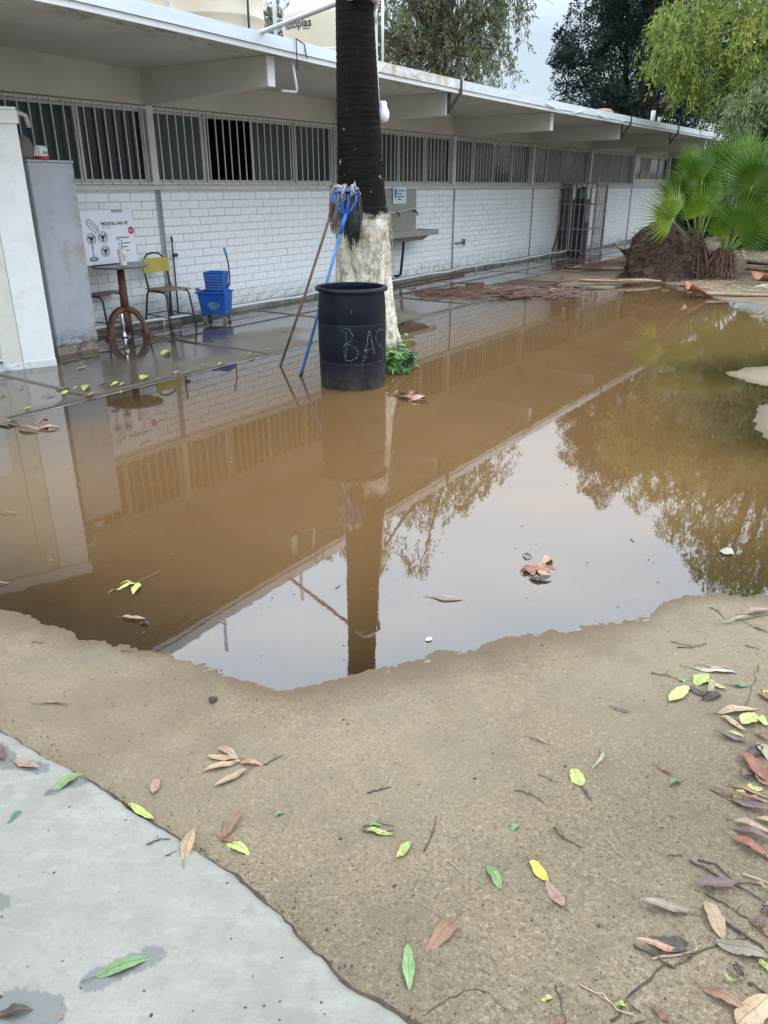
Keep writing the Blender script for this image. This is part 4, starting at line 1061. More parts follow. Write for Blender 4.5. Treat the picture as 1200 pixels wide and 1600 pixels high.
# ================================================================== white cabinet at left
cabw = simple('white_painted_board', (.76, .76, .74), .6, var=.07, scale=3, dirt=(.33, .27, .19), dirtamt=.5)
cabc = simple('cream_painted_board', (.66, .63, .54), .6, var=.12, scale=4, dirt=(.30, .23, .15), dirtamt=.55)
cr_ = Vector((-3.14, 7.36, 0)); ca = math.atan2(.28, .42)
cb = thing('storage_cabinet', 'tall white painted cabinet standing at the left edge of the slab', 'cabinet', cr_, ca)
m = MB(); m.box(-1.45, -.001, .012, .48, .10, 2.13); m.build('carcass', cabw, cb, bevel=.004)
m = MB(); m.box(-.285, 0, -.004, .010, .075, 2.13); m.build('corner_board', cabw, cb, bevel=.002)
m = MB(); m.box(-.46, -.290, -.001, .010, .085, 2.13); m.build('stile', cabc, cb, bevel=.002)
m = MB(); m.box(-1.20, -.466, -.006, .010, .14, 2.05); d_ = m.build('door', cabc, cb, bevel=.003)
m = MB(); m.box(-1.10, -.56, -.012, -.006, .30, .98); m.build('panel', cabw, d_, bevel=.004)
m = MB(); m.tube([(-1.12, -.03, 1.0), (-1.12, -.03, 1.12)], .007, 8); m.build('handle', M['darkiron'], d_)
m = MB(); m.box(-1.45, -.290, -.008, .47, -.02, .082); m.box(-.288, .004, -.010, .47, -.02, .078); m.build('base_board', simple('peeling_base', (.68, .68, .66), .7, var=.15, scale=7, dirt=(.08, .07, .06), dirtamt=.75), cb, bevel=.003)
m = MB(); m.box(-1.48, .018, -.022, .50, 2.085, 2.19); m.build('cornice', cabw, cb, bevel=.008)
m = MB(); m.box(-1.48, .010, -.014, .50, 2.192, 2.215); m.build('top_board', cabw, cb, bevel=.003)
el = thing('bent_pipe', 'white elbow pipe poking out behind the top of the white cabinet', 'pipe', W(onplane(28, 178, 7.35)[0] - .03, 7.35, onplane(28, 176, 7.35)[1] - .05), PHI)
m = MB(); m.tube([(-.25, 0, .05), (.03, 0, .05), (.10, -.0, .03), (.115, -.01, -.07)], .024, 10); m.build('elbow', M['pvc'], el, smooth=True)
# ================================================================== metal locker
lk = thing('metal_locker', 'rust marked grey metal locker squeezed between the white cabinet and the brick wall', 'locker', W(4.60, 7.10, 0), PHI)
def mat_locker():
    t = NT('grey_locker_paint')
    b = t.mix(t.ramp(t.noise(2.2, 5, .6, (1, 1, .5)), [(.3, 0.), (.7, 1.)]), (.30, .315, .35), (.41, .415, .44))
    b = t.mix(t.ramp(t.noise(2.6, 6, .7), [(.53, 0.), (.66, .7)]), b, (.30, .22, .13))
    g = t.n('ShaderNodeSeparateXYZ'); t.l(t.src, g.inputs[0])
    b = t.mix(t.math('MULTIPLY', t.ramp(g.outputs[2], [(.08, 1.), (.26, 0.)]), t.ramp(t.noise(11, 6, .75), [(.42, 0.), (.55, 1.)])), b, (.11, .06, .04))
    b = t.mix(t.math('MULTIPLY', t.ramp(g.outputs[0], [(.40, 0.), (.47, 1.)]), t.ramp(t.noise(7, 6, .75), [(.48, 0.), (.60, .9)])), b, (.22, .14, .08))
    t.set(Base_Color=b, Roughness=.48, Normal=t.bump(t.noise(3, 3), .25, .02)); return t.m
lm = mat_locker()
m = MB(); m.box(.0, .48, .0, .66, .10, 1.80); m.build('locker_body', lm, lk, bevel=.008)
m = MB(); m.box(.005, .475, -.004, .0, .16, 1.76); m.build('side_panel', lm, lk, bevel=.004)
m = MB(); m.box(.0, .48, .01, .66, -.02, .098); m.build('base_frame', simple('rusty_base', (.26, .22, .16), .8, var=.4, scale=9, dirt=(.07, .04, .03), dirtamt=.9), lk, bevel=.004)
m = MB(); m.box(-.006, .486, -.008, .665, 1.802, 1.822); m.build('lid', lm, lk, bevel=.003)
# things on the locker
q = W(4.66, 7.22, 1.822)
hat = thing('padded_cap', 'rounded brown grey cap resting on the left end of the locker top', 'cap', q, PHI)
m = MB(); m.lathe([(.085, 0), (.095, .05), (.09, .13), (.06, .19), (.02, .21), (.002, .212)], 24, wob=lambda a, z: 1 + .06 * math.sin(2 * a)); m.build('crown', simple('brown_grey_cloth', (.17, .15, .13), .95, var=.2), hat, smooth=True)
q = W(4.78, 7.16, 1.822)
pk = thing('crumpled_packet', 'crumpled white packet with black and red print on the locker top', 'packet', q, PHI)
m = MB(); m.lathe([(.075, 0), (.082, .03), (.07, .09), (.045, .12), (.01, .125)], 12, wob=lambda a, z: 1 + .2 * math.sin(3 * a + z * 20)); m.build('packet_body', simple('white_wrapper', (.75, .75, .75), .5, var=.1), pk)
m = MB(); m.lathe([(.079, .0), (.0865, .012), (.0875, .032)], 12, wob=lambda a, z: 1 + .2 * math.sin(3 * a + z * 20), cap0=False, cap1=False); m.build('red_band', M['red'], pk)
m = MB()
for k in range(3): m.tube([(-.03 + .03 * k, -.098, .05), (-.02 + .03 * k, -.096, .075), (-.01 + .03 * k, -.097, .05)], .004, 5)
m.build('print_mark', M['ink'], pk)

# ================================================================== table with box and cup
tu, tw = 5.76, 7.47
tb = thing('cafe_table', 'small round table on a rusty red pedestal with arched feet against the wall', 'table', W(tu, tw, APRON_Z), PHI)
m = MB(); m.lathe([(.05, .742), (.27, .745), (.30, .752), (.30, .768), (.05, .770)], 48); m.build('table_top', simple('grey_table_top', (.10, .10, .105), .3, var=.3, scale=6), tb, smooth='auto')
m = MB(); m.tube([(0, 0, .26), (0, 0, .742)], [.048, .040], 16); m.tube([(0, 0, .05), (0, 0, .27)], .055, 16); m.build('pedestal', M['rust'], tb, smooth=True)
for k, a in enumerate((.15, .15 + PI / 2, .15 + PI, .15 + 1.5 * PI)):
    m = MB(); P = []
    for t_ in np.linspace(0, 1, 12):
        an = PI / 2 * (1 - t_); P.append((.035 + .235 * math.sin(t_ * PI / 2), 0, .02 + .27 * math.cos(t_ * PI / 2)))
    P.append((.275, 0, -.0))
    vs = []
    m.tube(P, .028, 8); m.box(.24, .335, -.03, .03, -.0, .035)
    m.build('leg', M['rust'], tb, smooth='auto', rz=a)
bxu0, bxw = 5.43, 7.62
bx = thing('fan_carton', 'white printed pedestal fan carton standing on the round table', 'carton', W(5.44, 7.63, .792), PHI)
card = simple('white_carton', (.74, .75, .80), .55, var=.05, scale=4)
m = MB(); m.box(0, .70, 0, .14, 0, .565); m.build('carton_body', card, bx, bevel=.004)
def put_text(parent, body, size, x, z, mat, y=-.0035, sx=1, bold=False, name='lettering'):
    me = text_mesh(body, size, name, bold); me.materials.clear(); me.materials.append(mat)
    o = bpy.data.objects.new(name, me); COL.objects.link(o); o.parent = parent
    o.location = (x, y, z); o.rotation_euler = (PI / 2, 0, 0); o.scale = (sx, 1, 1); return o
put_text(bx, 'PEDESTAL FAN 18"', .047, .262, .405, M['ink'], bold=True, sx=.93)
put_text(bx, '18" / 3 IN 1', .022, .27, .375, M['ink'])
def arcpts(cx, cz, r, a0=0, a1=2 * PI, n=20, sz=1): return [(cx + r * math.cos(a0 + (a1 - a0) * i / n), -.003, cz + sz * r * math.sin(a0 + (a1 - a0) * i / n)) for i in range(n + 1)]
def flatdisc(cx, cz, r, y=-.0015, n=28, sz=1):
    m = MB(); m.add([(cx + r * math.cos(2 * PI * i / n), y, cz + sz * r * math.sin(2 * PI * i / n)) for i in range(n)], [tuple(range(n))]); return m
flatdisc(.655, .34, .040).build('red_badge', M['red'], bx)
put_text(bx, '3in1', .030, .628, .331, simple('white_print', (.8, .8, .8), .6, bump=0), y=-.003, bold=True)
m = MB(); m.add([(.085, -.002, .44), (.125, -.002, .47), (.215, -.002, .385), (.215, -.002, .345), (.175, -.002, .335), (.09, -.002, .41)], [(0, 1, 2, 3, 4, 5)])
m2 = MB()
hexp = [(.085, .46), (.12, .475), (.215, .39), (.215, .35), (.18, .335), (.085, .42)]
for a, b in zip(hexp, hexp[1:] + hexp[:1]): m2.tube([(a[0], -.003, a[1]), (b[0], -.003, b[1])], .0035, 4)
m2.tube([(.11, -.003, .45), (.20, -.003, .36)], .003, 4); m2.build('emblem', simple('dark_red_print', (.25, .04, .05), .6, bump=0), bx)
def fandraw(cx, cz, r, stand):
    m = MB(); m.tube(arcpts(cx, cz, r), .0022, 4); m.tube(arcpts(cx, cz, r * .7), .0015, 4); m.tube(arcpts(cx, cz, r * .22), .007, 4)
    for k in range(3):
        a = k * 2.09 + .4; m.tube([(cx, -.003, cz), (cx + r * .55 * math.cos(a), -.003, cz + r * .55 * math.sin(a)), (cx + r * .8 * math.cos(a + .5), -.003, cz + r * .8 * math.sin(a + .5))], [.004, .007, .003], 4)
    for k in range(14):
        a = k * 2 * PI / 14; m.tube([(cx, -.0028, cz), (cx + r * math.cos(a), -.0028, cz + r * math.sin(a))], .0009, 4)
    if stand: m.tube([(cx, -.003, cz - r), (cx, -.003, .075)], .0035, 4); m.tube(arcpts(cx, .065, .05, sz=.35), .005, 4); m.tube([(cx - .05, -.003, .065), (cx + .05, -.003, .065)], .003, 4); m.tube([(cx, -.003, .175), (cx, -.003, .19)], .008, 4)
    m.build('fan_drawing', M['ink'], bx)
fandraw(.115, .275, .058, True); fandraw(.265, .285, .062, False); fandraw(.275, .14, .058, False)
m = MB()
for (x0, x1, z_) in ((.44, .62, .265), (.52, .62, .205), (.50, .58, .165), (.50, .60, .125), (.50, .56, .085)): m.box(x0, x1, -.0022, -.0008, z_, z_ + .010)
m.build('print_line', M['ink'], bx)
m = MB()
for z_ in (.205, .16, .12): m.tube(arcpts(.47, z_, .012), .002, 4)
m.build('print_icon', M['ink'], bx)
m = MB(); m.box(.42, .56, -.006, -.0008, .535, .563); m.build('tape', simple('grey_tape', (.35, .34, .33), .4), bx)
cupm = simple('white_paper_cup', (.8, .79, .76), .5, var=.04, bump=0)
cu, cw_ = onplane(193, 413, 7.36)
cp = thing('paper_cup', 'white paper cup with red print on the round table in front of the carton', 'cup', W(cu, 7.36, .791), PHI)
m = MB(); m.lathe([(.034, 0), (.036, .002), (.050, .165), (.052, .170), (.048, .170), (.046, .166), (.033, .006)], 28); m.build('cup_body', cupm, cp, smooth='auto')
m = MB()
for (a0, z0, a1, z1, wd_) in ((-2.2, .14, -1.7, .05, .018), (-1.9, .11, -1.45, .09, .012), (-1.75, .07, -1.5, .04, .02), (-2.1, .09, -1.9, .05, .012)):
    P = []
    for t_ in np.linspace(0, 1, 6):
        a = a0 + (a1 - a0) * t_; z_ = z0 + (z1 - z0) * t_; rr = .0365 + .0145 * z_ / .165; P.append((rr * math.cos(a), rr * math.sin(a), z_))
    vs = []; 
    for (x, y, z_) in P: vs += [(x, y, z_ - wd_ / 2), (x, y, z_ + wd_ / 2)]
    m.add(vs, [(2 * i, 2 * i + 2, 2 * i + 3, 2 * i + 1) for i in range(5)])
m.build('red_print', M['red'], cp)
m = MB(); m.tube([(.0, 0, .12), (.008, -.005, .26), (-.05, -.005, .275)], .004, 6); m.build('straw', M['ink'], cp)
# chrome bottle-like tap stand at the table foot
cs = thing('chrome_stand', 'small chrome plunger standing at the foot of the round table', 'plunger', Vector(gs(195, 527)))
m = MB(); m.lathe([(.035, 0), (.04, .015), (.02, .04), (.016, .09), (.028, .12), (.03, .16), (.018, .21), (.012, .26), (.004, .27)], 16); m.build('shaft', simple('chrome', (.7, .7, .7), .12, 1, bump=0), cs, smooth=True)

# ================================================================== chairs
def chair(loc, face, label, board):
    t = thing('school_chair', label, 'chair', loc, math.atan2(face[1], face[0]))
    # faces +x ; seat .40 x .38 at .44 ; back at -x
    lm_ = M['darkiron']
    for s_ in (-1, 1):
        y = s_ * .17
        m = MB(); m.tube([(.24, y * 1.12, 0), (.19, y, .38), (.16, y, .425), (-.02, y, .43)], .0115, 8); m.build('leg', lm_, t, smooth=True)
        m = MB(); m.tube([(-.24, y * 1.12, 0), (-.17, y, .38), (-.14, y, .425), (-.02, y, .43)], .0115, 8); m.build('leg', lm_, t, smooth=True)
    m = MB(); m.tube([(.225, -.185, .13), (.225, .185, .13)], .007, 6); m.tube([(-.22, -.18, .15), (-.22, .18, .15)], .007, 6); m.tube([(-.22, .18, .15), (.22, .18, .14)], .007, 6); m.tube([(-.22, -.18, .15), (.22, -.18, .14)], .007, 6)
    m.build('stretcher', lm_, t)
    m = MB(); m.tube([(-.13, -.165, .43), (-.17, -.165, .60), (-.195, -.145, .78), (-.20, -.09, .835), (-.20, 0, .85), (-.20, .09, .835), (-.195, .145, .78), (-.17, .165, .60), (-.13, .165, .43)], .0115, 8)
    m.build('back_frame', lm_, t, smooth=True)
    m = MB(); vs = []; fs = []
    for i, y in enumerate(np.linspace(-.19, .19, 9)):
        bow = -.02 + .03 * (y / .19) ** 2
        for (dx, z) in ((.0, .63), (-.012, .79), (.010, .79), (.022, .63)): vs.append((-.178 + bow + dx, y, z))
    for i in range(8):
        for k in range(4): fs.append((i * 4 + k, (i + 1) * 4 + k, (i + 1) * 4 + (k + 1) % 4, i * 4 + (k + 1) % 4))
    fs += [(0, 1, 2, 3), (35, 34, 33, 32)]
    m.add(vs, fs); m.build('backrest', board, t, bevel=.004)
    m = MB(); m.box(-.18, .22, -.19, .19, .442, .456); m.build('seat', simple('worn_ply_seat', (.22, .17, .10), .55, var=.3, scale=6), t, bevel=.02)
    return t
yb = simple('mustard_laminate', (.43, .34, .06), .45, var=.15, scale=7, dirt=(.2, .15, .05), dirtamt=.3)
c1 = gp(270, 505); chair((-2.60, 9.56, APRON_Z), (1, -.75), 'school chair with a mustard yellow backrest beside the round table', yb)
chair((-3.28, 9.18, APRON_Z), (1, -.45), 'school chair half hidden behind the grey locker', yb)

# ================================================================== mop bucket
q = Vector((-2.13, 10.02, APRON_Z))
mbk = thing('mop_bucket', 'blue wheeled mop bucket with a side press wringer against the brick wall', 'mop bucket', q, -.15); mbk.scale = (.84, .9, 1.0)
bl2 = simple('royal_blue_plastic', (.012, .10, .42), .38, var=.15, scale=6, dirt=(.10, .14, .22), dirtamt=.35)
def taperbox(m, x0, x1, y0, y1, z0, X0, X1, Y0, Y1, z1, open_top=False, th=.012):
    a = [(x0, y0, z0), (x1, y0, z0), (x1, y1, z0), (x0, y1, z0), (X0, Y0, z1), (X1, Y0, z1), (X1, Y1, z1), (X0, Y1, z1)]
    if not open_top: m.add(a, [(0, 3, 2, 1), (4, 5, 6, 7), (0, 1, 5, 4), (1, 2, 6, 5), (2, 3, 7, 6), (3, 0, 4, 7)]); return
    b = [(x0 + th, y0 + th, z0 + th), (x1 - th, y0 + th, z0 + th), (x1 - th, y1 - th, z0 + th), (x0 + th, y1 - th, z0 + th), (X0 + th, Y0 + th, z1), (X1 - th, Y0 + th, z1), (X1 - th, Y1 - th, z1), (X0 + th, Y1 - th, z1)]
    m.add(a + b, [(0, 3, 2, 1), (0, 1, 5, 4), (1, 2, 6, 5), (2, 3, 7, 6), (3, 0, 4, 7), (8, 9, 10, 11), (12, 13, 9, 8), (13, 14, 10, 9), (14, 15, 11, 10), (15, 12, 8, 11), (4, 5, 13, 12), (5, 6, 14, 13), (6, 7, 15, 14), (7, 4, 12, 15)])
m = MB(); taperbox(m, -.18, .19, -.13, .13, .09, -.215, .215, -.165, .165, .36, True); m.build('tub', bl2, mbk, bevel=.012)
m = MB(); m.box(-.235, .225, -.185, -.163, .345, .368); m.box(-.235, .225, .163, .185, .345, .368); m.box(-.24, -.216, -.185, .185, .345, .368); m.add([(-.24, -.08, .35), (-.24, .08, .35), (-.29, .05, .385), (-.29, -.05, .385), (-.24, -.08, .368), (-.24, .08, .368), (-.285, .05, .398), (-.285, -.05, .398)], [(0, 1, 2, 3), (4, 7, 6, 5), (0, 3, 7, 4), (1, 5, 6, 2), (3, 2, 6, 7)]); m.build('tub_rim', bl2, mbk, bevel=.006)
m = MB(); taperbox(m, -.09, .18, -.11, .11, .34, -.11, .19, -.13, .13, .60, True); wr = m.build('wringer', bl2, mbk, bevel=.010)
for k in range(6):
    m = MB(); zz = .395 + k * .032; dy = -.115 - .02 * (zz - .34) / .26 - .006; m.box(-.085 - k * .002, .165 + k * .001, dy - .006, dy + .006, zz, zz + .012); m.build('rib', simple('light_blue_rib', (.10, .22, .50), .4) if k == 0 else bpy.data.materials['light_blue_rib'], wr, bevel=.003)
m = MB(); m.tube([(.19, 0, .42), (.235, 0, .44), (.25, 0, .50), (.245, 0, .70), (.22, 0, .80), (.21, 0, .83)], .011, 8); m.build('lever', M['blackpvc'], mbk, smooth=True)
m = MB(); m.tube([(.225, 0, .79), (.195, 0, .885)], .017, 10); m.build('grip', simple('teal_grip', (.02, .22, .36), .4), mbk, smooth=True)
for (x, y) in ((-.15, -.10), (.16, -.10), (-.15, .10), (.16, .10)):
    m = MB(); m.tube([(x, y - .014, .033), (x, y + .014, .033)], .033, 16); w_ = m.build('caster', simple('grey_rubber', (.22, .22, .22), .6), mbk, smooth='auto')
    m = MB(); m.tube([(x, y - .017, .033), (x, y + .017, .033)], .012, 10); m.tube([(x, y, .05), (x, y, .09)], .010, 8); m.build('hub', M['darkiron'], w_)
m = MB(); m.add([(x * .09 + .02, -.1505, .20 + z * .05) for x, z in [(math.cos(a) * (1 + .2 * math.sin(3 * a)), math.sin(a)) for a in np.linspace(0, 2 * PI, 18)[:-1]]], [tuple(range(17))]); m.v = [(x, y - (z - .09) / .27 * .035 + .016, z) for x, y, z in m.v]; m.build('worn_sticker', simple('faded_sticker', (.12, .25, .42), .5, var=.6, scale=20), mbk)

# ================================================================== steel sink
sk = thing('wall_sink', 'stainless steel trough sink with a tall splashback on the brick wall', 'sink', W(11.1, 7.86, 0), PHI)
m = MB(); m.box(.0, 1.48, .0, .03, .88, 1.53); m.build('splashback', M['steel'], sk, bevel=.004)
m = MB(); x0, x1, y0, y1 = -.05, 1.52, -.46, -.0
m.box(x0, x1, y0, y0 + .04, .86, .885); m.box(x0, x1, y1 - .04, y1, .86, .885); m.box(x0, x0 + .04, y0 + .04, y1 - .04, .86, .885); m.box(x1 - .04, x1, y0 + .04, y1 - .04, .86, .885)
m.box(x0 + .0, x1, y0, y0 + .006, .80, .858); m.build('rim', M['steel'], sk, bevel=.004)
m = MB(); taperbox(m, x0 + .20, x1 - .35, y0 + .12, y1 - .08, .72, x0 + .04, x1 - .04, y0 + .04, y1 - .04, .858, True, .006); m.build('basin', M['steel'], sk, bevel=.004)
m = MB(); m.tube([(.1, -.05, 1.16), (.8, -.05, 1.18), (1.44, -.05, 1.24)], .012, 8); m.build('pipe_rail', M['pvc'], sk, smooth=True)
for x in (.25, .78, 1.38):
    m = MB(); m.tube([(x, 0, 1.18), (x, -.06, 1.18), (x, -.09, 1.16), (x, -.09, 1.11)], .014, 8); m.build('tap', M['darkiron'], sk, smooth=True)
m = MB(); m.tube([(.82, -.16, .72), (.82, -.16, .60), (.80, -.12, .15), (.80, -.06, .12), (.80, .0, .12)], .024, 10); m.build('drain_pipe', M['blackpvc'], sk, smooth=True)
m = MB(); m.box(.02, .40, -.004, -.001, 1.28, 1.50); m.build('dark_stain_panel', M['darkiron'], sk)
st_ = thing('notice', 'small white notice with blue print stuck above the steel sink', 'notice', W(11.80, 7.845, 1.31), PHI)
m = MB(); m.box(0, .42, -.006, .0, 0, .27); m.build('sheet', simple('pale_blue_sheet', (.62, .70, .74), .5, var=.12, scale=14), st_)
m = MB()
for k in range(4): m.box(.15, .15 + (.2, .12, .18, .1)[k], -.0085, -.0065, .20 - k * .045, .215 - k * .045)
m.build('print_line', M['ink'], st_)
m = MB(); m.lathe([(.055, 0), (.055, .002)], 20); m2 = MB(); m2.add([(.08 + .05 * math.cos(a), -.0075, .17 + .08 * math.sin(a)) for a in np.linspace(0, 2 * PI, 20)[:-1]], [tuple(range(19))]); m2.build('blue_print', simple('blue_print', (.10, .32, .52), .5, var=.4, scale=20, bump=0), st_)

# ================================================================== barred cage at the doorway
cg = thing('barred_gate_cage', 'white barred iron cage projecting from the wall round a doorway', 'cage', W(19.25, 6.98, 0), PHI)
gw = simple('chipped_white_iron', (.36, .32, .32), .55, var=.3, scale=9, dirt=(.08, .035, .03), dirtamt=.9)
HU, HW, HZ = .72, .90, 1.66
m = MB()
for (x, y) in ((0, 0), (HU, 0), (0, HW), (HU, HW)): m.box(x - .022, x + .022, y - .022, y + .022, 0, HZ)
for z_ in (.12, .62, 1.18, HZ - .02):
    for a in ((0, 0, HU, 0), (0, 0, 0, HW), (HU, 0, HU, HW)):
        if a[0] == a[2]: m.box(a[0] - .010, a[0] + .010, .02, HW - .02, z_ - .010, z_ + .010)
        else: m.box(.02, HU - .02, a[1] - .010, a[1] + .010, z_ - .010, z_ + .010)
m.build('frame', gw, cg)
bs = None
def cbar(x, y):
    global bs
    if bs is None:
        m = MB(); m.box(-.009, .009, -.009, .009, .02, HZ - .03); bs = m.build('bar', gw, cg); o = bs
    else:
        o = bs.copy(); COL.objects.link(o)
    o.location = (x, y, 0)
for k in range(1, 7): cbar(0, HW * k / 7)
for k in range(1, 6): cbar(HU * k / 6, 0)
for k in range(1, 7): cbar(HU, HW * k / 7)
m = MB(); m.box(.0, HU, .0, HW, HZ + .001, HZ + .012); m.build('roof_sheet', gw, cg)
fg = thing('water_cooler', 'dark plum water cooler standing inside the barred cage', 'cooler', W(19.50, 7.32, .02), PHI)
m = MB(); m.box(0, .34, 0, .34, 0, 1.28); m.build('cooler_body', simple('dark_plum_paint', (.045, .035, .06), .4, var=.3), fg, bevel=.02)
m = MB(); m.box(.04, .30, -.008, -.001, .75, 1.15); m.build('front_panel', simple('dusty_pink_panel', (.35, .24, .26), .5), fg, bevel=.004)
m = MB(); m.lathe([(.12, 1.282), (.13, 1.30), (.13, 1.50), (.05, 1.56)], 20, (.17, .17, 0)); m.build('bottle', simple('grey_bottle', (.2, .22, .25), .2), fg, smooth=True)
# sticks leaning by the cage
s1 = Vector(gs(861, 402)); e1 = at(879, 337, s1.y + .22) - s1
sk1 = thing('wooden_stick', 'long dark stick leaning on the wall left of the cage', 'stick', s1); m = MB(); m.tube([(0, 0, 0), e1], .022, 6); m.build('shaft', M['darkiron'], sk1)
s1 = Vector(gs(884, 393)); e1 = at(869, 351, s1.y + .05) - s1
sk1 = thing('wooden_board', 'short reddish board leaning across the dark stick beside the cage', 'board', s1); m = MB(); m.tube([(0, 0, 0), e1], .03, 4); m.build('shaft', simple('red_brown_wood', (.24, .13, .10), .8, var=.3), sk1)

# ================================================================== trees
def leaf_cloud(name, P, Dr, size, tint, mat, parent, aspect=.28, jit=.25):
    """rhombic leaves at P, pointing along Dr"""
    n = len(P); L = size * rng.uniform(.6, 1.3, n)[:, None]
    Dn = Dr / np.linalg.norm(Dr, axis=1, keepdims=True)
    q = rng.normal(size=(n, 3)); sd_ = np.cross(Dn, q); sd_ /= np.linalg.norm(sd_, axis=1, keepdims=True)
    a = P; b = P + Dn * L * .5 + sd_ * L * aspect; c = P + Dn * L; d = P + Dn * L * .5 - sd_ * L * aspect
    V = np.stack([a, b, c, d], 1).reshape(-1, 3)
    me = bpy.data.meshes.new(name); me.vertices.add(4 * n); me.vertices.foreach_set('co', V.astype(np.float32).ravel())
    me.loops.add(4 * n); me.loops.foreach_set('vertex_index', np.arange(4 * n, dtype=np.int32)); me.polygons.add(n)
    me.polygons.foreach_set('loop_start', np.arange(0, 4 * n, 4, dtype=np.int32)); me.update(calc_edges=True)
    at_ = me.attributes.new('tint', 'FLOAT', 'POINT'); at_.data.foreach_set('value', np.repeat(tint, 4).astype(np.float32))
    me.materials.append(mat); o = bpy.data.objects.new(name, me); COL.objects.link(o); o.parent = parent; return o
barkm = simple('grey_brown_bark', (.12, .09, .07), .9, var=.4, scale=5, bump=.6, bscale=20)
def branches(parent, base, clumps, r0, fork, bend=.25, seed=1, twig=.02):
    r = random.Random(seed); m = MB(); fork = Vector(fork)
    pts_ = [Vector(base), Vector(base).lerp(fork, .5) + Vector((r.uniform(-.15, .15), r.uniform(-.15, .15), 0)), fork]
    m.tube(pts_, [r0 * 1.35, r0, r0 * .75], 10)
    for c in clumps:
        c = Vector(c); mid = fork.lerp(c, .5) + Vector((r.uniform(-1, 1), r.uniform(-1, 1), r.uniform(0, 1))) * bend * (c - fork).length * .4
        m.tube([fork, fork.lerp(mid, .5) + Vector((0, 0, .05)), mid, mid.lerp(c, .5), c], [r0 * .42, r0 * .3, r0 * .2, r0 * .12, twig * .5], 6)
    return m.build('trunk', barkm, parent, smooth=True)
def hanging_tree(name, label, loc, clumps, mat, n, size, strand=(.6, 1.5), fork=(0, 0, 3), r0=.2, density=1.0, down=.85, per=34, sideways=.35, tintbias=0):
    t = thing(name, label, 'tree', loc); P = []; Dd = []; T = []
    wts = np.array([c[3] ** 2 for c in clumps]); wts /= wts.sum(); tw = MB(); rr = random.Random(5)
    ns = n // per
    for k in range(ns):
        c = clumps[rng.choice(len(clumps), p=wts)]
        v = rng.normal(size=3); v /= np.linalg.norm(v); v *= rng.uniform(.35, 1) ** .5 * c[3]; v[2] *= .75
        s0 = np.array(c[:3]) + v; L = rng.uniform(*strand); out = np.array([v[0], v[1], 0]) / (c[3] + 1e-6) * sideways
        sway = rng.normal(size=3) * .15; tt = rng.random(per) ** .85
        pos = s0 + np.outer(tt, np.array([out[0], out[1], -down]) * L + sway * L) + rng.normal(size=(per, 3)) * .04
        pos[:, 2] += .25 * L * np.sin(tt * 2.5) * (1 - down * .5)
        P.append(pos); Dd.append(np.array([out[0], out[1], -down * 1.0]) + rng.normal(size=(per, 3)) * .55); base = rng.normal(.45 + tintbias, .2)
        T.append(np.clip(base + rng.normal(size=per) * .14, 0, 1))
        if k % 3 == 0: tw.tube([tuple(s0), tuple(s0 + (np.array([out[0], out[1], -down]) * L + sway * L) * .9)], [.011, .004], 4)
    leaf_cloud('crown', np.concatenate(P), np.concatenate(Dd), size, np.concatenate(T), mat, t, .13)
    tag(tw.build('twigs', barkm, t), kind='stuff')
    branches(t, (0, 0, -.1), [c[:3] for c in clumps], r0, fork, seed=3)
    return t
def clumps_from(spec, Yd, loc, jy=.6, seed=0, refl=False):
    rs = {25: 25 / 21, 36: 36 / 27}.get(Yd, 1)
    """crown outline: (pixel x, pixel y, radius in m) at distance Yd; refl: pixels of its mirror image in the water"""
    r = random.Random(seed); out = []
    for (px, py, rad) in spec:
        d = ray(px, py); t = Yd / d.y; z = d.z * t + CAM_H
        if refl: z = -z
        out.append((d.x * t - loc[0], r.uniform(-jy, jy), z - loc[2], rad * rs))
    return out
# --- left hanging tree behind the roof
LT = (1.19, 25.0, 0)
cl = clumps_from([(640, 20, .9), (700, 60, 1.0), (610, 90, .9), (660, 110, .7), (750, 30, .7), (735, 90, .65), (780, 75, .3), (720, 10, .9), (590, 30, .9), (560, 60, .8), (510, 30, .8), (450, 20, .6), (420, 30, .5), (380, 20, .6)], 25, LT, seed=1)
cl += clumps_from([(625, 790, .8), (660, 820, .7), (700, 770, .9), (655, 880, .45), (740, 760, .8), (775, 715, .45), (760, 700, .6), (690, 720, .9), (560, 850, .8), (520, 860, .5), (575, 890, .55), (640, 740, .9), (600, 760, .9), (500, 870, .4)], 25, LT, seed=2, refl=True)
pepm = crownmat('pepper_tree_leaves', (.20, .155, .12), (.13, .16, .08), (.27, .33, .15))
hanging_tree('pepper_tree', 'drooping grey green tree behind the roof tanks and palm trunk', LT, cl, pepm, 42000, .16, (.6, 1.7), (0.4, 0, 4.9), .3)
# --- dark conifer
CT = (11.07, 36.0, 0)
con = thing('cypress_tree', 'tall dark evergreen tree behind the far end of the roof', 'tree', CT)
P = []; Dd = []; T = []; cls = []
spec = [(940, 38, .75), (880, 75, .55), (900, 110, .8), (885, 150, .5), (940, 60, 1.3), (960, 120, 1.3), (930, 165, .8), (1010, 60, 1.5), (1020, 140, 1.5), (1060, 100, 1.3), (1080, 170, 1.0), (985, 10, 1.4), (990, 0, .9), (1050, 20, 1.3), (1100, 130, 1.2), (1090, 195, .8), (960, 170, .8), (1000, 190, .9)]
cls += clumps_from(spec, 36, CT, 1.0, 3)
cls += clumps_from([(905, 660, .9), (900, 700, .7), (935, 690, 1.1), (930, 740, .75), (932, 765, .35), (960, 700, 1.1), (985, 680, 1.2), (1000, 720, .9), (1020, 690, 1.2), (960, 740, .5), (1050, 700, 1.2)], 36, CT, 1.0, 4, True)
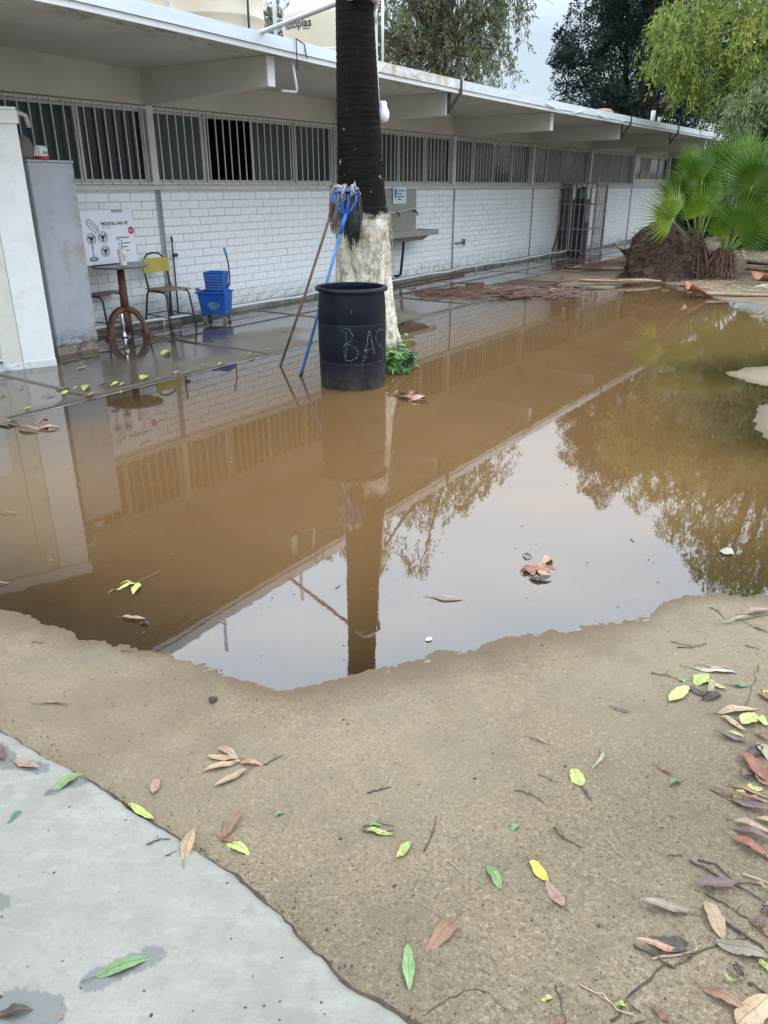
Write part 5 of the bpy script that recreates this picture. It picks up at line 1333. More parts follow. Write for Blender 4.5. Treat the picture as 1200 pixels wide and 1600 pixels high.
for c in cls:
    nsub = int(27 * c[3] ** 2) + 8
    for k in range(nsub):
        v = rng.normal(size=3); v /= np.linalg.norm(v); v *= c[3] * rng.uniform(.55, 1.0)
        s0 = np.array(c[:3]) + v; rad = rng.uniform(.17, .42); nl = 95
        w_ = rng.normal(size=(nl, 3)); w_ /= np.linalg.norm(w_, axis=1, keepdims=True)
        P.append(s0 + w_ * rad * rng.uniform(.5, 1, (nl, 1))); Dd.append(w_ + np.array([0, 0, .5]) + v / c[3] * .6); T.append(np.clip(rng.normal(.45, .22) + rng.normal(size=nl) * .12, 0, 1))
leaf_cloud('crown', np.concatenate(P), np.concatenate(Dd), .105, np.concatenate(T), crownmat('cypress_foliage', (.006, .015, .014), (.018, .036, .030), (.055, .085, .065)), con, .22)
branches(con, (0, 0, -.1), [c[:3] for c in cls], .30, (0, 0, 2.8), seed=8)
# --- yellow green tree at the right
YT = (9.2, 18.0, 0)
cl = clumps_from([(1075, 40, .7), (1060, 80, .45), (1100, 80, .8), (1130, 30, 1.0), (1110, 110, .5), (1150, 90, .9), (1180, 40, 1.1), (1200, 110, 1.0), (1100, 10, .8), (1240, 60, 1.3), (1300, 100, 1.4), (1250, 150, 1.0), (1170, 140, .6), (1360, 50, 1.5)], 18, YT, 1.0, 5)
cl += clumps_from([(1020, 800, .45), (1050, 780, .7), (1060, 840, .5), (1090, 800, .9), (1110, 860, .9), (1150, 800, 1.2), (1170, 880, 1.2), (1090, 740, .9), (1130, 720, 1.1), (1200, 760, 1.3), (1250, 850, 1.5), (1060, 740, .6), (1230, 930, 1.4), (1130, 915, .7), (1100, 900, .4), (1200, 680, 1.3), (1320, 780, 1.6), (1300, 900, 1.5)], 18, YT, 1.0, 6, True)
yelm = crownmat('yellow_green_leaves', (.13, .21, .05), (.22, .29, .06), (.46, .42, .07))
hanging_tree('acacia_tree', 'yellow green leafy tree hanging over the top right corner', YT, cl, yelm, 96000, .115, (.3, .9), (0, 0, 4.5), .25, tintbias=.02)
# --- pale willow-like tree lower right
WT = (8.6, 17.0, 0)
cl = clumps_from([(1175, 160, .6), (1195, 190, .7), (1170, 205, .45), (1215, 150, .8), (1225, 220, .8), (1190, 235, .5), (1250, 180, .9), (1160, 180, .25)], 17, WT, .5, 7)
hanging_tree('willow_tree', 'pale green feathery tree drooping behind the palm bush', WT, cl, crownmat('pale_willow_leaves', (.14, .19, .07), (.20, .26, .11), (.28, .32, .16)), 16000, .11, (.4, .9), (0, 0, 2.5), .09)
# --- hedges closing the far side
hm = crownmat('hedge_leaves', (.030, .050, .018), (.06, .095, .03), (.13, .16, .05))
r_ = random.Random(9)
HB = [(12.2, 25.5, 1.5, 'dark shrub behind the right part of the palm bush'), (13.0, 19.0, 1.6, 'dense shrub just outside the right edge beyond the palm bush'), (11.2, 30, 1.4, 'distant shrub seen between the palm bush and the wall end'), (10.6, 22, 1.1, 'round dark shrub on the leaf covered bank at the right'), (14.5, 24, 1.5, 'broad dark shrub outside the right side of the picture'), (19.0, 26, 1.8, 'tall dark shrub far right of the palm bush'), (25, 30, 2.4, 'big shrub mass closing the view at the far right'), (13.5, 34, 2.2, 'shrub behind the conifer and the far corner of the building')]
for (x, y, rad, lab) in HB:
    s = thing('shrub', lab, 'shrub', (x, y, 0)); P = []; Dd = []; T = []
    for k in range(int(90 * rad)):
        v = rng.normal(size=3); v /= np.linalg.norm(v); v = v * np.array([rad, rad, rad * .85]) * rng.uniform(.6, 1.05); v[2] = abs(v[2]) * 1.1 + .1
        w_ = rng.normal(size=(60, 3)); w_ /= np.linalg.norm(w_, axis=1, keepdims=True)
        P.append(v + w_ * rng.uniform(.1, .35, (60, 1)) * rad * .6); Dd.append(w_ + v / rad * .5); T.append(np.clip(rng.normal(.45, .2) + rng.normal(size=60) * .1, 0, 1))
    PP = np.concatenate(P); PP[:, 2] = np.abs(PP[:, 2]); leaf_cloud('foliage', PP, np.concatenate(Dd), .13, np.concatenate(T), hm, s, .28)
    m = MB()
    for k in range(5): a = k * 1.3; m.tube([(0, 0, 0), (math.cos(a) * rad * .3, math.sin(a) * rad * .3, rad * .5), (math.cos(a) * rad * .6, math.sin(a) * rad * .6, rad * .9)], [.05, .035, .01], 6)
    m.build('stems', barkm, s)
# far tree belt so that the horizon is closed all round
fb = thing('boundary_wall', 'long pale boundary wall far behind the trees', 'wall', (10, 46, 0))
m = MB(); m.box(-60, 60, -.1, .1, -.1, 2.3); m.build('wall_face', simple('pale_render', (.42, .40, .36), .9, var=.2, scale=1), fb)
m = MB(); m.box(-60, 60, -.16, .16, 2.302, 2.38); m.build('coping', simple('grey_coping', (.3, .3, .3), .9), fb)

# ================================================================== leaf litter
LM = {
 'brown': leafmat('brown_leaf', (0.165, 0.082, 0.042), (0.285, 0.160, 0.092)), 'tan': leafmat('tan_leaf', (0.286, 0.184, 0.102), (0.381, 0.272, 0.170)),
 'pink': leafmat('pinkish_brown_leaf', (0.231, 0.136, 0.102), (0.326, 0.211, 0.170)), 'purple': leafmat('purple_brown_leaf', (0.082, 0.044, 0.044), (0.163, 0.088, 0.088)),
 'red': leafmat('red_brown_leaf', (0.163, 0.051, 0.031), (0.258, 0.095, 0.054)), 'grey': leafmat('grey_tan_leaf', (0.177, 0.136, 0.095), (0.245, 0.197, 0.143)),
 'green': leafmat('green_leaf', (0.115, 0.20, 0.068), (0.185, 0.28, 0.12)), 'dgreen': leafmat('blue_green_leaf', (0.034, 0.136, 0.068), (0.068, 0.190, 0.109)),
 'lime': leafmat('yellow_green_leaf', (0.313, 0.374, 0.082), (0.408, 0.435, 0.150)), 'yellow': leafmat('yellow_leaf', (0.490, 0.408, 0.034), (0.578, 0.503, 0.082)),
 'orange': leafmat('orange_leaf', (0.27, 0.125, 0.075), (0.46, 0.27, 0.18)), 'dark': leafmat('dark_rotten_leaf', (0.024, 0.015, 0.011), (0.061, 0.037, 0.027)),
 'white': leafmat('bleached_leaf', (0.27, 0.24, 0.17), (0.38, 0.35, 0.27)),
}
VEIN = simple('leaf_stalk', (.16, .11, .06), .7, var=.3)
def leaf(a, b, wr, col, label, curl=.25, lift=0, group='fallen leaves on the concrete', stem=.22, seed=None, bendx=0.0, cat='leaf', parent=None, z_extra=0.0):
    A = Vector(gs(*a)); B = Vector(gs(*b)); d = B - A; d.z = 0; L = d.length
    if L < 1e-4: return
    r = random.Random(seed if seed is not None else int(a[0] * 31 + a[1] * 17 + b[0]))
    ang = math.atan2(d.y, d.x)
    n = 12; nx = 5; vs = []; fs = []
    W_ = L * wr * .5; c0 = curl * r.uniform(.7, 1.7) * r.choice((1, 1, 1, -.6)); ph = r.uniform(0, 6)
    for i in range(n + 1):
        t = i / n; w_ = W_ * (math.sin(PI * min(1, t ** .85)) ** .8 if 0 < t < 1 else 0) * (1 + .13 * r.uniform(-1, 1))
        cx_ = bendx * L * math.sin(PI * t)
        arch = L * .07 * curl * 2 * math.sin(PI * t) + lift * t + .004 * math.sin(t * 7 + ph)
        for j in range(nx):
            s_ = (j / (nx - 1)) * 2 - 1
            z = (c0 if c0 > 0 else 0) * abs(s_) ** 1.5 * w_ - (c0 * (1 - abs(s_) ** 1.5) * w_ if c0 < 0 else 0) + .10 * w_ * math.sin(t * 6 + s_ * 1.6 + ph) * abs(s_) * curl * 2 + arch + .001 + .0012 * math.sin(t * 17 + s_ * 3 + ph) * abs(s_) + .0015
            vs.append((t * L, cx_ + s_ * w_ * (1 - .25 * c0), z))
    for i in range(n):
        for j in range(nx - 1): fs.append((i * nx + j, i * nx + j + 1, (i + 1) * nx + j + 1, (i + 1) * nx + j))
    m = MB(); m.add(vs, fs)
    name = 'leaf'; edge = [max(abs((j / (nx - 1)) * 2 - 1) ** 2 * .75, (abs(i / n - .5) * 2) ** 5) for i in range(n + 1) for j in range(nx)]
    def mark(o):
        at_ = o.data.attributes.new('edge', 'FLOAT', 'POINT'); at_.data.foreach_set('value', edge); return o
    if parent is None:
        t = thing(name, label, cat, (A.x, A.y, A.z + .001 + z_extra), ang, group); 
        mark(m.build('blade', LM[col], t, smooth=True))
        if stem:
            q = MB(); q.tube([(i / n * L, bendx * L * math.sin(PI * i / n), vs[i * nx + 2][2] + .0002) for i in range(n + 1)], [.0006] * n + [.0003], 4)
            q.tube([(0, 0, .002), (-L * stem * .5, r.uniform(-.004, .004), .004), (-L * stem, r.uniform(-.01, .01), .002)], .0011, 4); q.build('stalk', VEIN, t)
        return t
    else:
        o = m.build('leaf', LM[col], parent, smooth=True, loc=(A.x - parent.location.x, A.y - parent.location.y, A.z - parent.location.z + .002 + z_extra), rz=ang); return mark(o)
L_ = leaf
PG = 'fallen leaves on the pale path'; SG = 'fallen leaves on the brown slab'; RG = 'leaf litter along the right edge'; AG = 'fallen leaves on the wet apron'
# pale path
L_((22, 1190), (62, 1202), .30, 'pink', 'small pinkish brown leaf in a damp mark near the left edge of the pale path', group=PG)
L_((83, 1236), (131, 1217), .36, 'green', 'torn green leaf stuck to the pale path near its dark seam', group=PG, curl=.1)
L_((12, 1287), (34, 1267), .25, 'dgreen', 'sliver of dark green leaf near the left edge of the path', group=PG, stem=0)
L_((147, 1527), (240, 1493), .24, 'green', 'bright green leaf lying in a dark damp ring on the pale path', group=PG, curl=.1)
L_((-8, 1588), (52, 1578), .34, 'dark', 'dark brown leaf in a damp blotch in the bottom left corner', group=PG)
L_((-12, 1162), (8, 1190), .30, 'purple', 'dark leaf cut by the left edge at the top of the pale path', group=PG)
L_((200, 1258), (242, 1284), .22, 'lime', 'pale yellow and pink leaf lying along the dark seam', group=PG)
L_((287, 1345), (303, 1304), .30, 'tan', 'tan leaf standing across the dark seam of the path', group=PG)
L_((94, 1596), (100, 1585), .5, 'orange', 'tiny orange leaf scrap at the bottom edge of the path', group=PG, stem=0)
# brown slab
L_((378, 1190), (316, 1207), .22, 'tan', 'lowest long tan leaf of the dry leaf sprig left of centre', group=SG)
L_((374, 1188), (322, 1184), .26, 'tan', 'middle tan leaf of the dry leaf sprig left of centre', group=SG)
L_((373, 1186), (340, 1170), .30, 'tan', 'top short tan leaf of the dry leaf sprig left of centre', group=SG, lift=.01)
L_((387, 1204), (334, 1232), .24, 'tan', 'front tan leaf of the dry sprig, pointing down left', group=SG)
L_((372, 1192), (412, 1196), .28, 'orange', 'orange brown leaf on the twig side of the dry sprig', group=SG)
L_((240, 1242), (247, 1217), .45, 'pink', 'small faded pink leaf left of the dry sprig', group=SG)
L_((350, 1308), (377, 1270), .36, 'brown', 'brown leaf propped up beside the seam, pointing up right', group=SG, lift=.015)
L_((340, 1306), (366, 1318), .35, 'red', 'red brown leaf lying at the foot of the propped brown leaf', group=SG)
L_((354, 1315), (391, 1336), .34, 'lime', 'yellow green leaf just above the dark seam', group=SG)
L_((428, 1276), (447, 1269), .40, 'green', 'tiny green leaf right of the propped brown leaf', group=SG, stem=0)
L_((572, 1298), (616, 1306), .24, 'lime', 'yellow green leaf tangled in dark twigs near the middle', group=SG)
L_((575, 1292), (600, 1290), .30, 'green', 'green leaf half under the twigs near the middle', group=SG)
L_((620, 1342), (644, 1317), .40, 'lime', 'short yellow green leaf below the twig tangle', group=SG)
L_((798, 1298), (813, 1286), .38, 'green', 'tiny green leaf right of centre on the brown slab', group=SG, stem=0)
L_((783, 1390), (761, 1352), .36, 'green', 'plain green leaf pointing up left on the brown slab', group=SG)
L_((715, 1434), (667, 1488), .32, 'brown', 'large tan brown leaf left of the yellow and pink pair', group=SG, curl=.2)
L_((637, 1476), (640, 1551), .26, 'green', 'long pale green leaf with a brown tip near the bottom edge', group=SG, curl=.15)
L_((828, 1346), (857, 1381), .40, 'yellow', 'bright yellow leaf touching a pinkish leaf', group=SG, curl=.15)
L_((881, 1419), (852, 1378), .40, 'pink', 'pinkish tan leaf touching the bright yellow leaf', group=SG)
L_((909, 1231), (894, 1202), .55, 'lime', 'oval pale green leaf on a dark twig, right of centre', group=SG, curl=.1)
L_((1045, 1098), (1077, 1075), .36, 'lime', 'yellow green leaf with a brown tip left of the small dark leaf clump', group=SG)
L_((1085, 1071), (1106, 1056), .5, 'lime', 'pale leaf at the top of the small dark leaf clump', group=SG, lift=.01)
L_((1100, 1064), (1135, 1080), .30, 'lime', 'yellow leaf at the right of the small dark leaf clump', group=SG, lift=.008)
L_((1108, 1090), (1113, 1066), .30, 'white', 'bleached curled leaf in the small dark leaf clump', group=SG, curl=.7)
L_((1077, 1076), (1104, 1090), .42, 'dark', 'black rotten leaf in the middle of the small leaf clump', group=SG, curl=.6)
L_((1096, 1095), (1128, 1086), .30, 'dark', 'dark shrivelled leaf at the bottom of the small leaf clump', group=SG, curl=.8)
L_((1082, 1045), (1155, 1052), .18, 'white', 'long white edged leaf under a tan one near the right edge', group=SG)
L_((1098, 1042), (1144, 1049), .26, 'pink', 'tan leaf resting on the long white edged leaf', group=SG, z_extra=.004)
L_((1142, 1072), (1172, 1073), .32, 'dgreen', 'blue green leaf right of the small dark leaf clump', group=SG)
L_((1060, 1065), (1075, 1062), .5, 'green', 'tiny green leaf at the end of a straight twig', group=SG, stem=0)
L_((957, 1106), (984, 1115), .30, 'purple', 'small purple brown leaf alone right of centre', group=SG)
L_((1063, 1222), (1044, 1229), .5, 'green', 'small curled green leaf below a reddish one', group=SG, curl=.7)
L_((1026, 1198), (1052, 1214), .22, 'red', 'thin reddish leaf above the small curled green leaf', group=SG)
L_((937, 1170), (922, 1202), .14, 'white', 'thin pale curved pod lying right of centre', group=SG, bendx=.2, curl=.7, stem=0)
L_((827, 1152), (860, 1164), .16, 'pink', 'thin faded pink leaf in the middle of the brown slab', group=SG)
L_((60, 1101), (110, 1104), .14, 'grey', 'thin grey curved leaf near the left edge of the brown slab', group=SG, bendx=.12)
L_((845, 1564), (866, 1560), .35, 'lime', 'small yellowish leaf near the bottom right of centre', group=SG, stem=0)
L_((866, 1604), (886, 1592), .5, 'brown', 'brown leaf cut by the bottom edge, right of centre', group=SG)
L_((960, 1568), (981, 1575), .40, 'lime', 'yellow green leaf beside the soil filled crack', group=SG)
L_((982, 1566), (1008, 1584), .5, 'grey', 'grey brown leaf lying across the soil filled crack', group=SG)
L_((1045, 1600), (1018, 1572), .36, 'red', 'red brown leaf at the bottom edge beside the crack', group=SG)
L_((985, 1600), (1012, 1590), .35, 'grey', 'dull leaf at the bottom edge right of the crack', group=SG)
# right edge litter
RL = [((1120, 1116), (1187, 1108), .22, 'tan', 'topmost long tan leaf of the right edge litter'), ((1126, 1120), (1166, 1146), .26, 'tan', 'tan leaf under the topmost one in the right edge litter'),
 ((1158, 1134), (1181, 1122), .75, 'lime', 'round pale green leaf at the top of the right edge litter'), ((1181, 1122), (1200, 1137), .55, 'lime', 'second pale green leaf touching the round one at the right edge'),
 ((1170, 1162), (1113, 1147), .22, 'purple', 'purple brown leaf with a yellow one on its back'), ((1124, 1144), (1166, 1158), .20, 'lime', 'yellow leaf lying on the purple brown leaf'),
 ((1180, 1162), (1203, 1190), .42, 'white', 'cream leaf with a yellow edge at the right edge'), ((1200, 1228), (1155, 1178), .34, 'red', 'broad red brown leaf in the upper right edge litter'),
 ((1178, 1208), (1158, 1218), .6, 'purple', 'blunt purple brown leaf beside the broad red brown one'), ((1178, 1212), (1204, 1234), .40, 'brown', 'brown leaf below the broad red brown one'),
 ((1164, 1231), (1193, 1236), .45, 'lime', 'bright lime leaf between brown ones at the right edge'), ((1145, 1251), (1163, 1243), .6, 'lime', 'small yellow leaf above the dark purple blade'),
 ((1140, 1228), (1207, 1250), .16, 'brown', 'long brown blade beside the bright lime leaf'), ((1110, 1234), (1200, 1263), .10, 'red', 'very long thin red brown blade pointing left'),
 ((1142, 1254), (1210, 1274), .22, 'purple', 'dark purple glossy leaf in the middle of the right edge'), ((1170, 1246), (1204, 1256), .25, 'tan', 'tan leaf between the lime leaf and the purple one'),
 ((1145, 1284), (1210, 1306), .26, 'tan', 'upper tan leaf of the three long parallel leaves'), ((1144, 1296), (1212, 1320), .22, 'purple', 'middle purple brown leaf of the three long parallel leaves'),
 ((1142, 1311), (1208, 1346), .28, 'red', 'lowest reddish leaf of the three long parallel leaves'), ((1088, 1388), (1154, 1386), .34, 'purple', 'wide purple brown leaf under bare twigs'),
 ((1078, 1428), (995, 1413), .24, 'grey', 'flat grey tan leaf left of the upright tan one'), ((1131, 1471), (1099, 1406), .36, 'tan', 'upright curled tan leaf in the lower right'),
 ((1115, 1474), (1204, 1501), .30, 'grey', 'long grey tan leaf below the upright tan one'), ((1062, 1492), (988, 1476), .20, 'orange', 'orange brown curled leaf over the crack'),
 ((1072, 1488), (1012, 1470), .40, 'dark', 'black shrivelled leaf on the orange brown curled leaf'), ((1040, 1480), (1076, 1474), .5, 'dark', 'second black shrivelled leaf beside the curled orange one'),
 ((1092, 1541), (1172, 1586), .26, 'brown', 'dark edged brown leaf near the bottom right corner'), ((1150, 1606), (1203, 1560), .45, 'tan', 'large tan leaf in the bottom right corner'),
 ((1130, 1528), (1150, 1541), .30, 'lime', 'small lime leaf beside a dark curled one, lower right'), ((1142, 1512), (1160, 1536), .6, 'dark', 'dark curled leaf near the right edge, lower right'),
 ((1186, 1500), (1202, 1522), .6, 'lime', 'lime leaf cut by the right edge near the bottom'), ((1192, 1482), (1206, 1494), .5, 'lime', 'yellow leaf cut by the right edge above the lime one'),
 ((1180, 1383), (1208, 1398), .3, 'tan', 'pale tan leaf among twigs at the right edge'), ((1190, 1416), (1206, 1436), .5, 'dark', 'dark clump leaf at the right edge level with the upright leaf'),
 ((1172, 1444), (1206, 1452), .5, 'purple', 'dark red shrivelled leaf at the right edge'), ((1150, 1590), (1175, 1600), .4, 'green', 'green leaf under the large tan corner leaf'),
 ((1165, 1190), (1190, 1168), .4, 'dark', 'black wet leaf between the cream and purple brown leaves'), ((1178, 1146), (1204, 1160), .3, 'red', 'dark red leaf left of the cream one'),
 ((1128, 976), (1178, 967), .08, 'white', 'thin bleached blade above the right edge litter'), ((1190, 1082), (1206, 1088), .5, 'yellow', 'yellow leaf scrap at the right edge above the litter'),
 ((1170, 976), (1204, 990), .2, 'grey', 'grey brown leaf at the right edge near the water'), ((1160, 962), (1204, 955), .25, 'pink', 'pinkish leaf at the right edge just below the water'),
 ((1188, 1452), (1208, 1470), .4, 'brown', 'brown leaf half out of the frame at the right edge'), ((1195, 1340), (1212, 1352), .4, 'brown', 'brown tip cut by the right edge under the parallel leaves')]
for k, x in enumerate(RL): L_(*x[:4], x[4], group=RG, curl=.3, z_extra=.0015 * (k % 5), lift=.004 * (k % 3))
# leaves outside the frame at the right so that the litter goes on
r_ = random.Random(77)
m = MB()
for k in range(140):
    px = r_.uniform(1212, 1460); py = r_.uniform(1060, 1620); a = r_.uniform(0, 6.28); x, y, z = gs(px, py); L = r_.uniform(.04, .085); w_ = L * r_.uniform(.12, .2); h = r_.uniform(.003, .015)
    ca_, sa_ = math.cos(a), math.sin(a)
    P = [(0, 0, .002), (.3, -1, h), (.3, 0, h * .4), (.3, 1, h), (.7, -.9, h), (.7, 0, h * .4), (.7, .9, h), (1, 0, .003)]
    m.cur = k % 3
    m.add([(x + t_ * L * ca_ - q_ * w_ * sa_, y + t_ * L * sa_ + q_ * w_ * ca_, z + zz) for t_, q_, zz in P], [(0, 1, 2), (0, 2, 3), (1, 4, 5, 2), (2, 5, 6, 3), (4, 7, 5), (5, 7, 6)])
tag(m.build('leaf_litter', [LM['brown'], LM['tan'], LM['purple']]), 'strip of dry fallen leaves going on beyond the right edge', 'leaf litter', kind='stuff')
# scraps and scum on the water
m = MB()
for k in range(260):
    px, py = (r_.uniform(-40, 620), r_.uniform(690, 1040)) if k % 3 else (r_.uniform(600, 1200), r_.uniform(560, 960))
    x, y = gp(px, py)
    if float(sdf(np.array([x]), np.array([y]))[0]) > -.06: continue
    a = r_.uniform(0, 6.28); L = r_.uniform(.002, .010) * (3 if k % 17 == 0 else 1); w_ = L * r_.uniform(.12, .5); ca_, sa_ = math.cos(a), math.sin(a); m.cur = k % 2
    m.add([(x + p_ * L * ca_ - q_ * w_ * sa_, y + p_ * L * sa_ + q_ * w_ * ca_, .0012 + .0008 * abs(q_)) for p_, q_ in ((-1, 0), (0, -1), (1, 0), (0, 1))], [(0, 1, 2), (0, 2, 3)])
tag(m.build('floating_scraps', [LM['dark'], LM['brown']]), 'tiny dark scraps floating on the muddy water', 'debris', kind='stuff')
# apron
AL = [((118, 578), (138, 573), .4, 'lime', 'pale curled leaf just in front of the grey locker'), ((-4, 620), (12, 616), .5, 'yellow', 'yellow leaf cut by the left edge on the slab'),
 ((36, 641), (52, 637), .5, 'yellow', 'small yellow leaf near the left edge of the slab'), ((24, 608), (40, 605), .3, 'white', 'pale twig like leaf left on the slab'),
 ((108, 590), (118, 589), .4, 'white', 'tiny pale leaf below the locker leaf'), ((112, 609), (126, 606), .4, 'yellow', 'yellow leaf left of the yellow heap at the puddle edge'),
 ((130, 612), (140, 602), .5, 'lime', 'greenish leaf standing at the left of the yellow heap'), ((136, 620), (150, 614), .45, 'orange', 'orange yellow leaf below the yellow heap'),
 ((172, 605), (188, 598), .4, 'yellow', 'yellow leaf at the left of the heap on the puddle edge'), ((184, 603), (200, 600), .5, 'lime', 'lime leaf at the top of the heap on the puddle edge'),
 ((150, 604), (176, 602), .3, 'dark', 'dark strip leaf under the yellow heap'), ((186, 615), (200, 612), .5, 'yellow', 'deep yellow leaf floating below the heap'),
 ((221, 595), (230, 588), .8, 'lime', 'round pale yellow leaf right of the heap'), ((238, 593), (250, 593), .35, 'tan', 'small tan leaf between the round leaf and the twisted one'),
 ((266, 585), (284, 581), .35, 'white', 'twisted pale leaf at the puddle edge'), ((312, 573), (328, 571), .4, 'lime', 'yellowish leaf further right on the puddle edge'),
 ((340, 574), (352, 570), .4, 'white', 'pale leaf at the right end of the puddle edge leaves'), ((252, 557), (266, 549), .5, 'yellow', 'yellow leaf on the wet slab below the yellow chair'),
 ((196, 549), (202, 553), .6, 'lime', 'yellow green leaf on the wet slab below the table'), ((98, 612), (110, 606), .4, 'dark', 'dark rotten leaf left of the puddle edge heap'),
 ((60, 621), (92, 617), .3, 'grey', 'grey brown withered leaf strip near the left cabinet'), ((95, 618), (108, 611), .45, 'lime', 'lime leaf beside the withered strip'),
 ((438, 519), (448, 517), .5, 'lime', 'small lime leaf on the slab left of the wooden mop handle'), ((258, 556), (272, 552), .4, 'dark', 'dark leaf against the yellow one below the chair'),
 ((385, 558), (400, 552), .3, 'brown', 'brown leaf on the apron edge left of the mop handles'), ((408, 548), (424, 546), .3, 'tan', 'tan leaf on the apron edge near the mop handles')]
for x in AL:
    (ax_, ay_), (bx_, by_) = x[0], x[1]; mx_, my_ = (ax_ + bx_) / 2, (ay_ + by_) / 2
    L_((mx_ + (ax_ - mx_) * .8, my_ + (ay_ - my_) * .8), (mx_ + (bx_ - mx_) * .8, my_ + (by_ - my_) * .8), x[2] * .8, x[3], x[4], group=AG, curl=.35, lift=.006, stem=0)
# floating on or at the puddle
FG = 'leaves floating on the puddle'
tw = thing('leafy_twig', 'floating twig with two yellow green leaves at the left of the puddle', 'twig', gs(215, 912))
o0 = tw.location
for a, b, wr, c in (((213, 911), (182, 922), .25, 'lime'), ((217, 912), (208, 930), .38, 'lime'), ((208, 910), (188, 912), .2, 'lime'), ((184, 921), (168, 928), .2, 'brown')): leaf(a, b, wr, c, None, parent=tw, curl=.2)
m = MB(); pth = [Vector(gs(*p)) - Vector(o0) for p in ((212, 912), (232, 904), (251, 896))]; m.tube([p + Vector((0, 0, .003 + .006 * i)) for i, p in enumerate(pth)], .0016, 5); m.build('stem', VEIN, tw)
L_((190, 966), (228, 970), .24, 'pink', 'pale curled leaf floating below the leafy twig', group=FG, curl=.5)
L_((218, 974), (234, 976), .5, 'dark', 'dark wet scrap beside the pale curled floating leaf', group=FG, curl=.2, stem=0)
L_((668, 933), (728, 938), .13, 'pink', 'thin faint leaf floating left of the orange cluster', group=FG, curl=.2, stem=.1)
L_((-6, 803), (32, 802), .08, 'tan', 'thin floating stick like leaf at the left edge of the puddle', group=FG, stem=.2)
L_((-6, 914), (18, 911), .2, 'pink', 'small leaf cut by the left edge of the puddle', group=FG)
L_((1132, 868), (1140, 858), .7, 'white', 'tiny pale scrap on the puddle near the right shore', group=FG, stem=0)
ocl = thing('leaf_cluster', 'half sunk crumpled orange leaf floating on the sky reflection', 'leaf cluster', gs(842, 890)); 
OS = 1
rk = random.Random(6); m = MB(); NR, NA_ = 9, 60; vs = [(0, 0, .003)]
for i_ in range(1, NR + 1):
    for k in range(NA_):
        a = 2 * PI * k / NA_; lobe = .66 + .26 * math.cos(a * 5 + .4) + .08 * math.sin(a * 13) + .05 * math.sin(a * 23); rr = .088 * lobe * i_ / NR
        z = .0035 * math.sin(a * 5 + 1.2 + i_ * .5) + .005 * math.sin(a * 2 + i_ * .7) * i_ / NR + rk.uniform(-.0006, .0006) + .0062 - .001 * i_ / NR
        vs.append((rr * math.cos(a) * 1.05, rr * math.sin(a) * .95, z))
fs = [(0, 1 + k, 1 + (k + 1) % NA_) for k in range(NA_)]
for i_ in range(NR - 1):
    for k in range(NA_): b0_ = 1 + i_ * NA_; fs.append((b0_ + k, b0_ + NA_ + k, b0_ + NA_ + (k + 1) % NA_, b0_ + (k + 1) % NA_))
m.add(vs, fs); m.build('blade', LM['orange'], ocl, smooth=True)
for a, b, c in (((812, 896), (828, 893), 'dark'), ((816, 868), (832, 872), 'dark'), ((836, 908), (862, 904), 'dark'), ((822, 884), (834, 900), 'red'), ((862, 872), (848, 882), 'orange'), ((826, 902), (846, 910), 'dark')):
    leaf(a, b, .5, c, None, parent=ocl, curl=.25, z_extra=.003)
ocl2 = thing('leaf_cluster', 'orange brown leaf cluster floating just right of the barrel', 'leaf cluster', gs(645, 625))
for a, b, wr, c, z in (((650, 628), (622, 622), .4, 'orange', 0), ((640, 628), (664, 620), .45, 'orange', .004), ((648, 630), (672, 630), .3, 'red', .002), ((636, 624), (618, 616), .3, 'dark', .003), ((640, 622), (654, 616), .5, 'red', .01)):
    leaf(a, b, wr, c, None, parent=ocl2, curl=.5, z_extra=z)
ocl3 = thing('leaf_cluster', 'orange dry frond scraps at the left edge of the puddle', 'leaf cluster', gs(50, 668))
for a, b, wr, c, z in (((28, 670), (62, 674), .30, 'orange', 0), ((56, 672), (92, 668), .26, 'orange', .004), ((-6, 656), (18, 664), .3, 'brown', .002), ((12, 662), (30, 664), .4, 'dark', .003), ((60, 666), (76, 660), .5, 'red', .01), ((70, 670), (96, 672), .12, 'dark', .002)):
    leaf(a, b, wr, c, None, parent=ocl3, curl=.5, z_extra=z)
pb_ = MB(); pb_.lathe([(.002, 0), (.011, .002), (.012, .006), (.004, .010)], 10, wob=lambda a, z: 1 + .15 * math.sin(2 * a)); tag(pb_.build('pebble', simple('white_pebble', (.7, .7, .68), .6), loc=gs(670, 1000), smooth=True), 'small white pebble lying in the shallow near shore water', 'pebble')
pb_ = MB(); pb_.lathe([(.002, 0), (.014, .004), (.012, .014), (.004, .018)], 9, wob=lambda a, z: 1 + .3 * math.sin(3 * a)); tag(pb_.build('soil_clod', soil, loc=gs(333, 1096)), 'dark round soil clod alone on the slab below the puddle', 'clod')

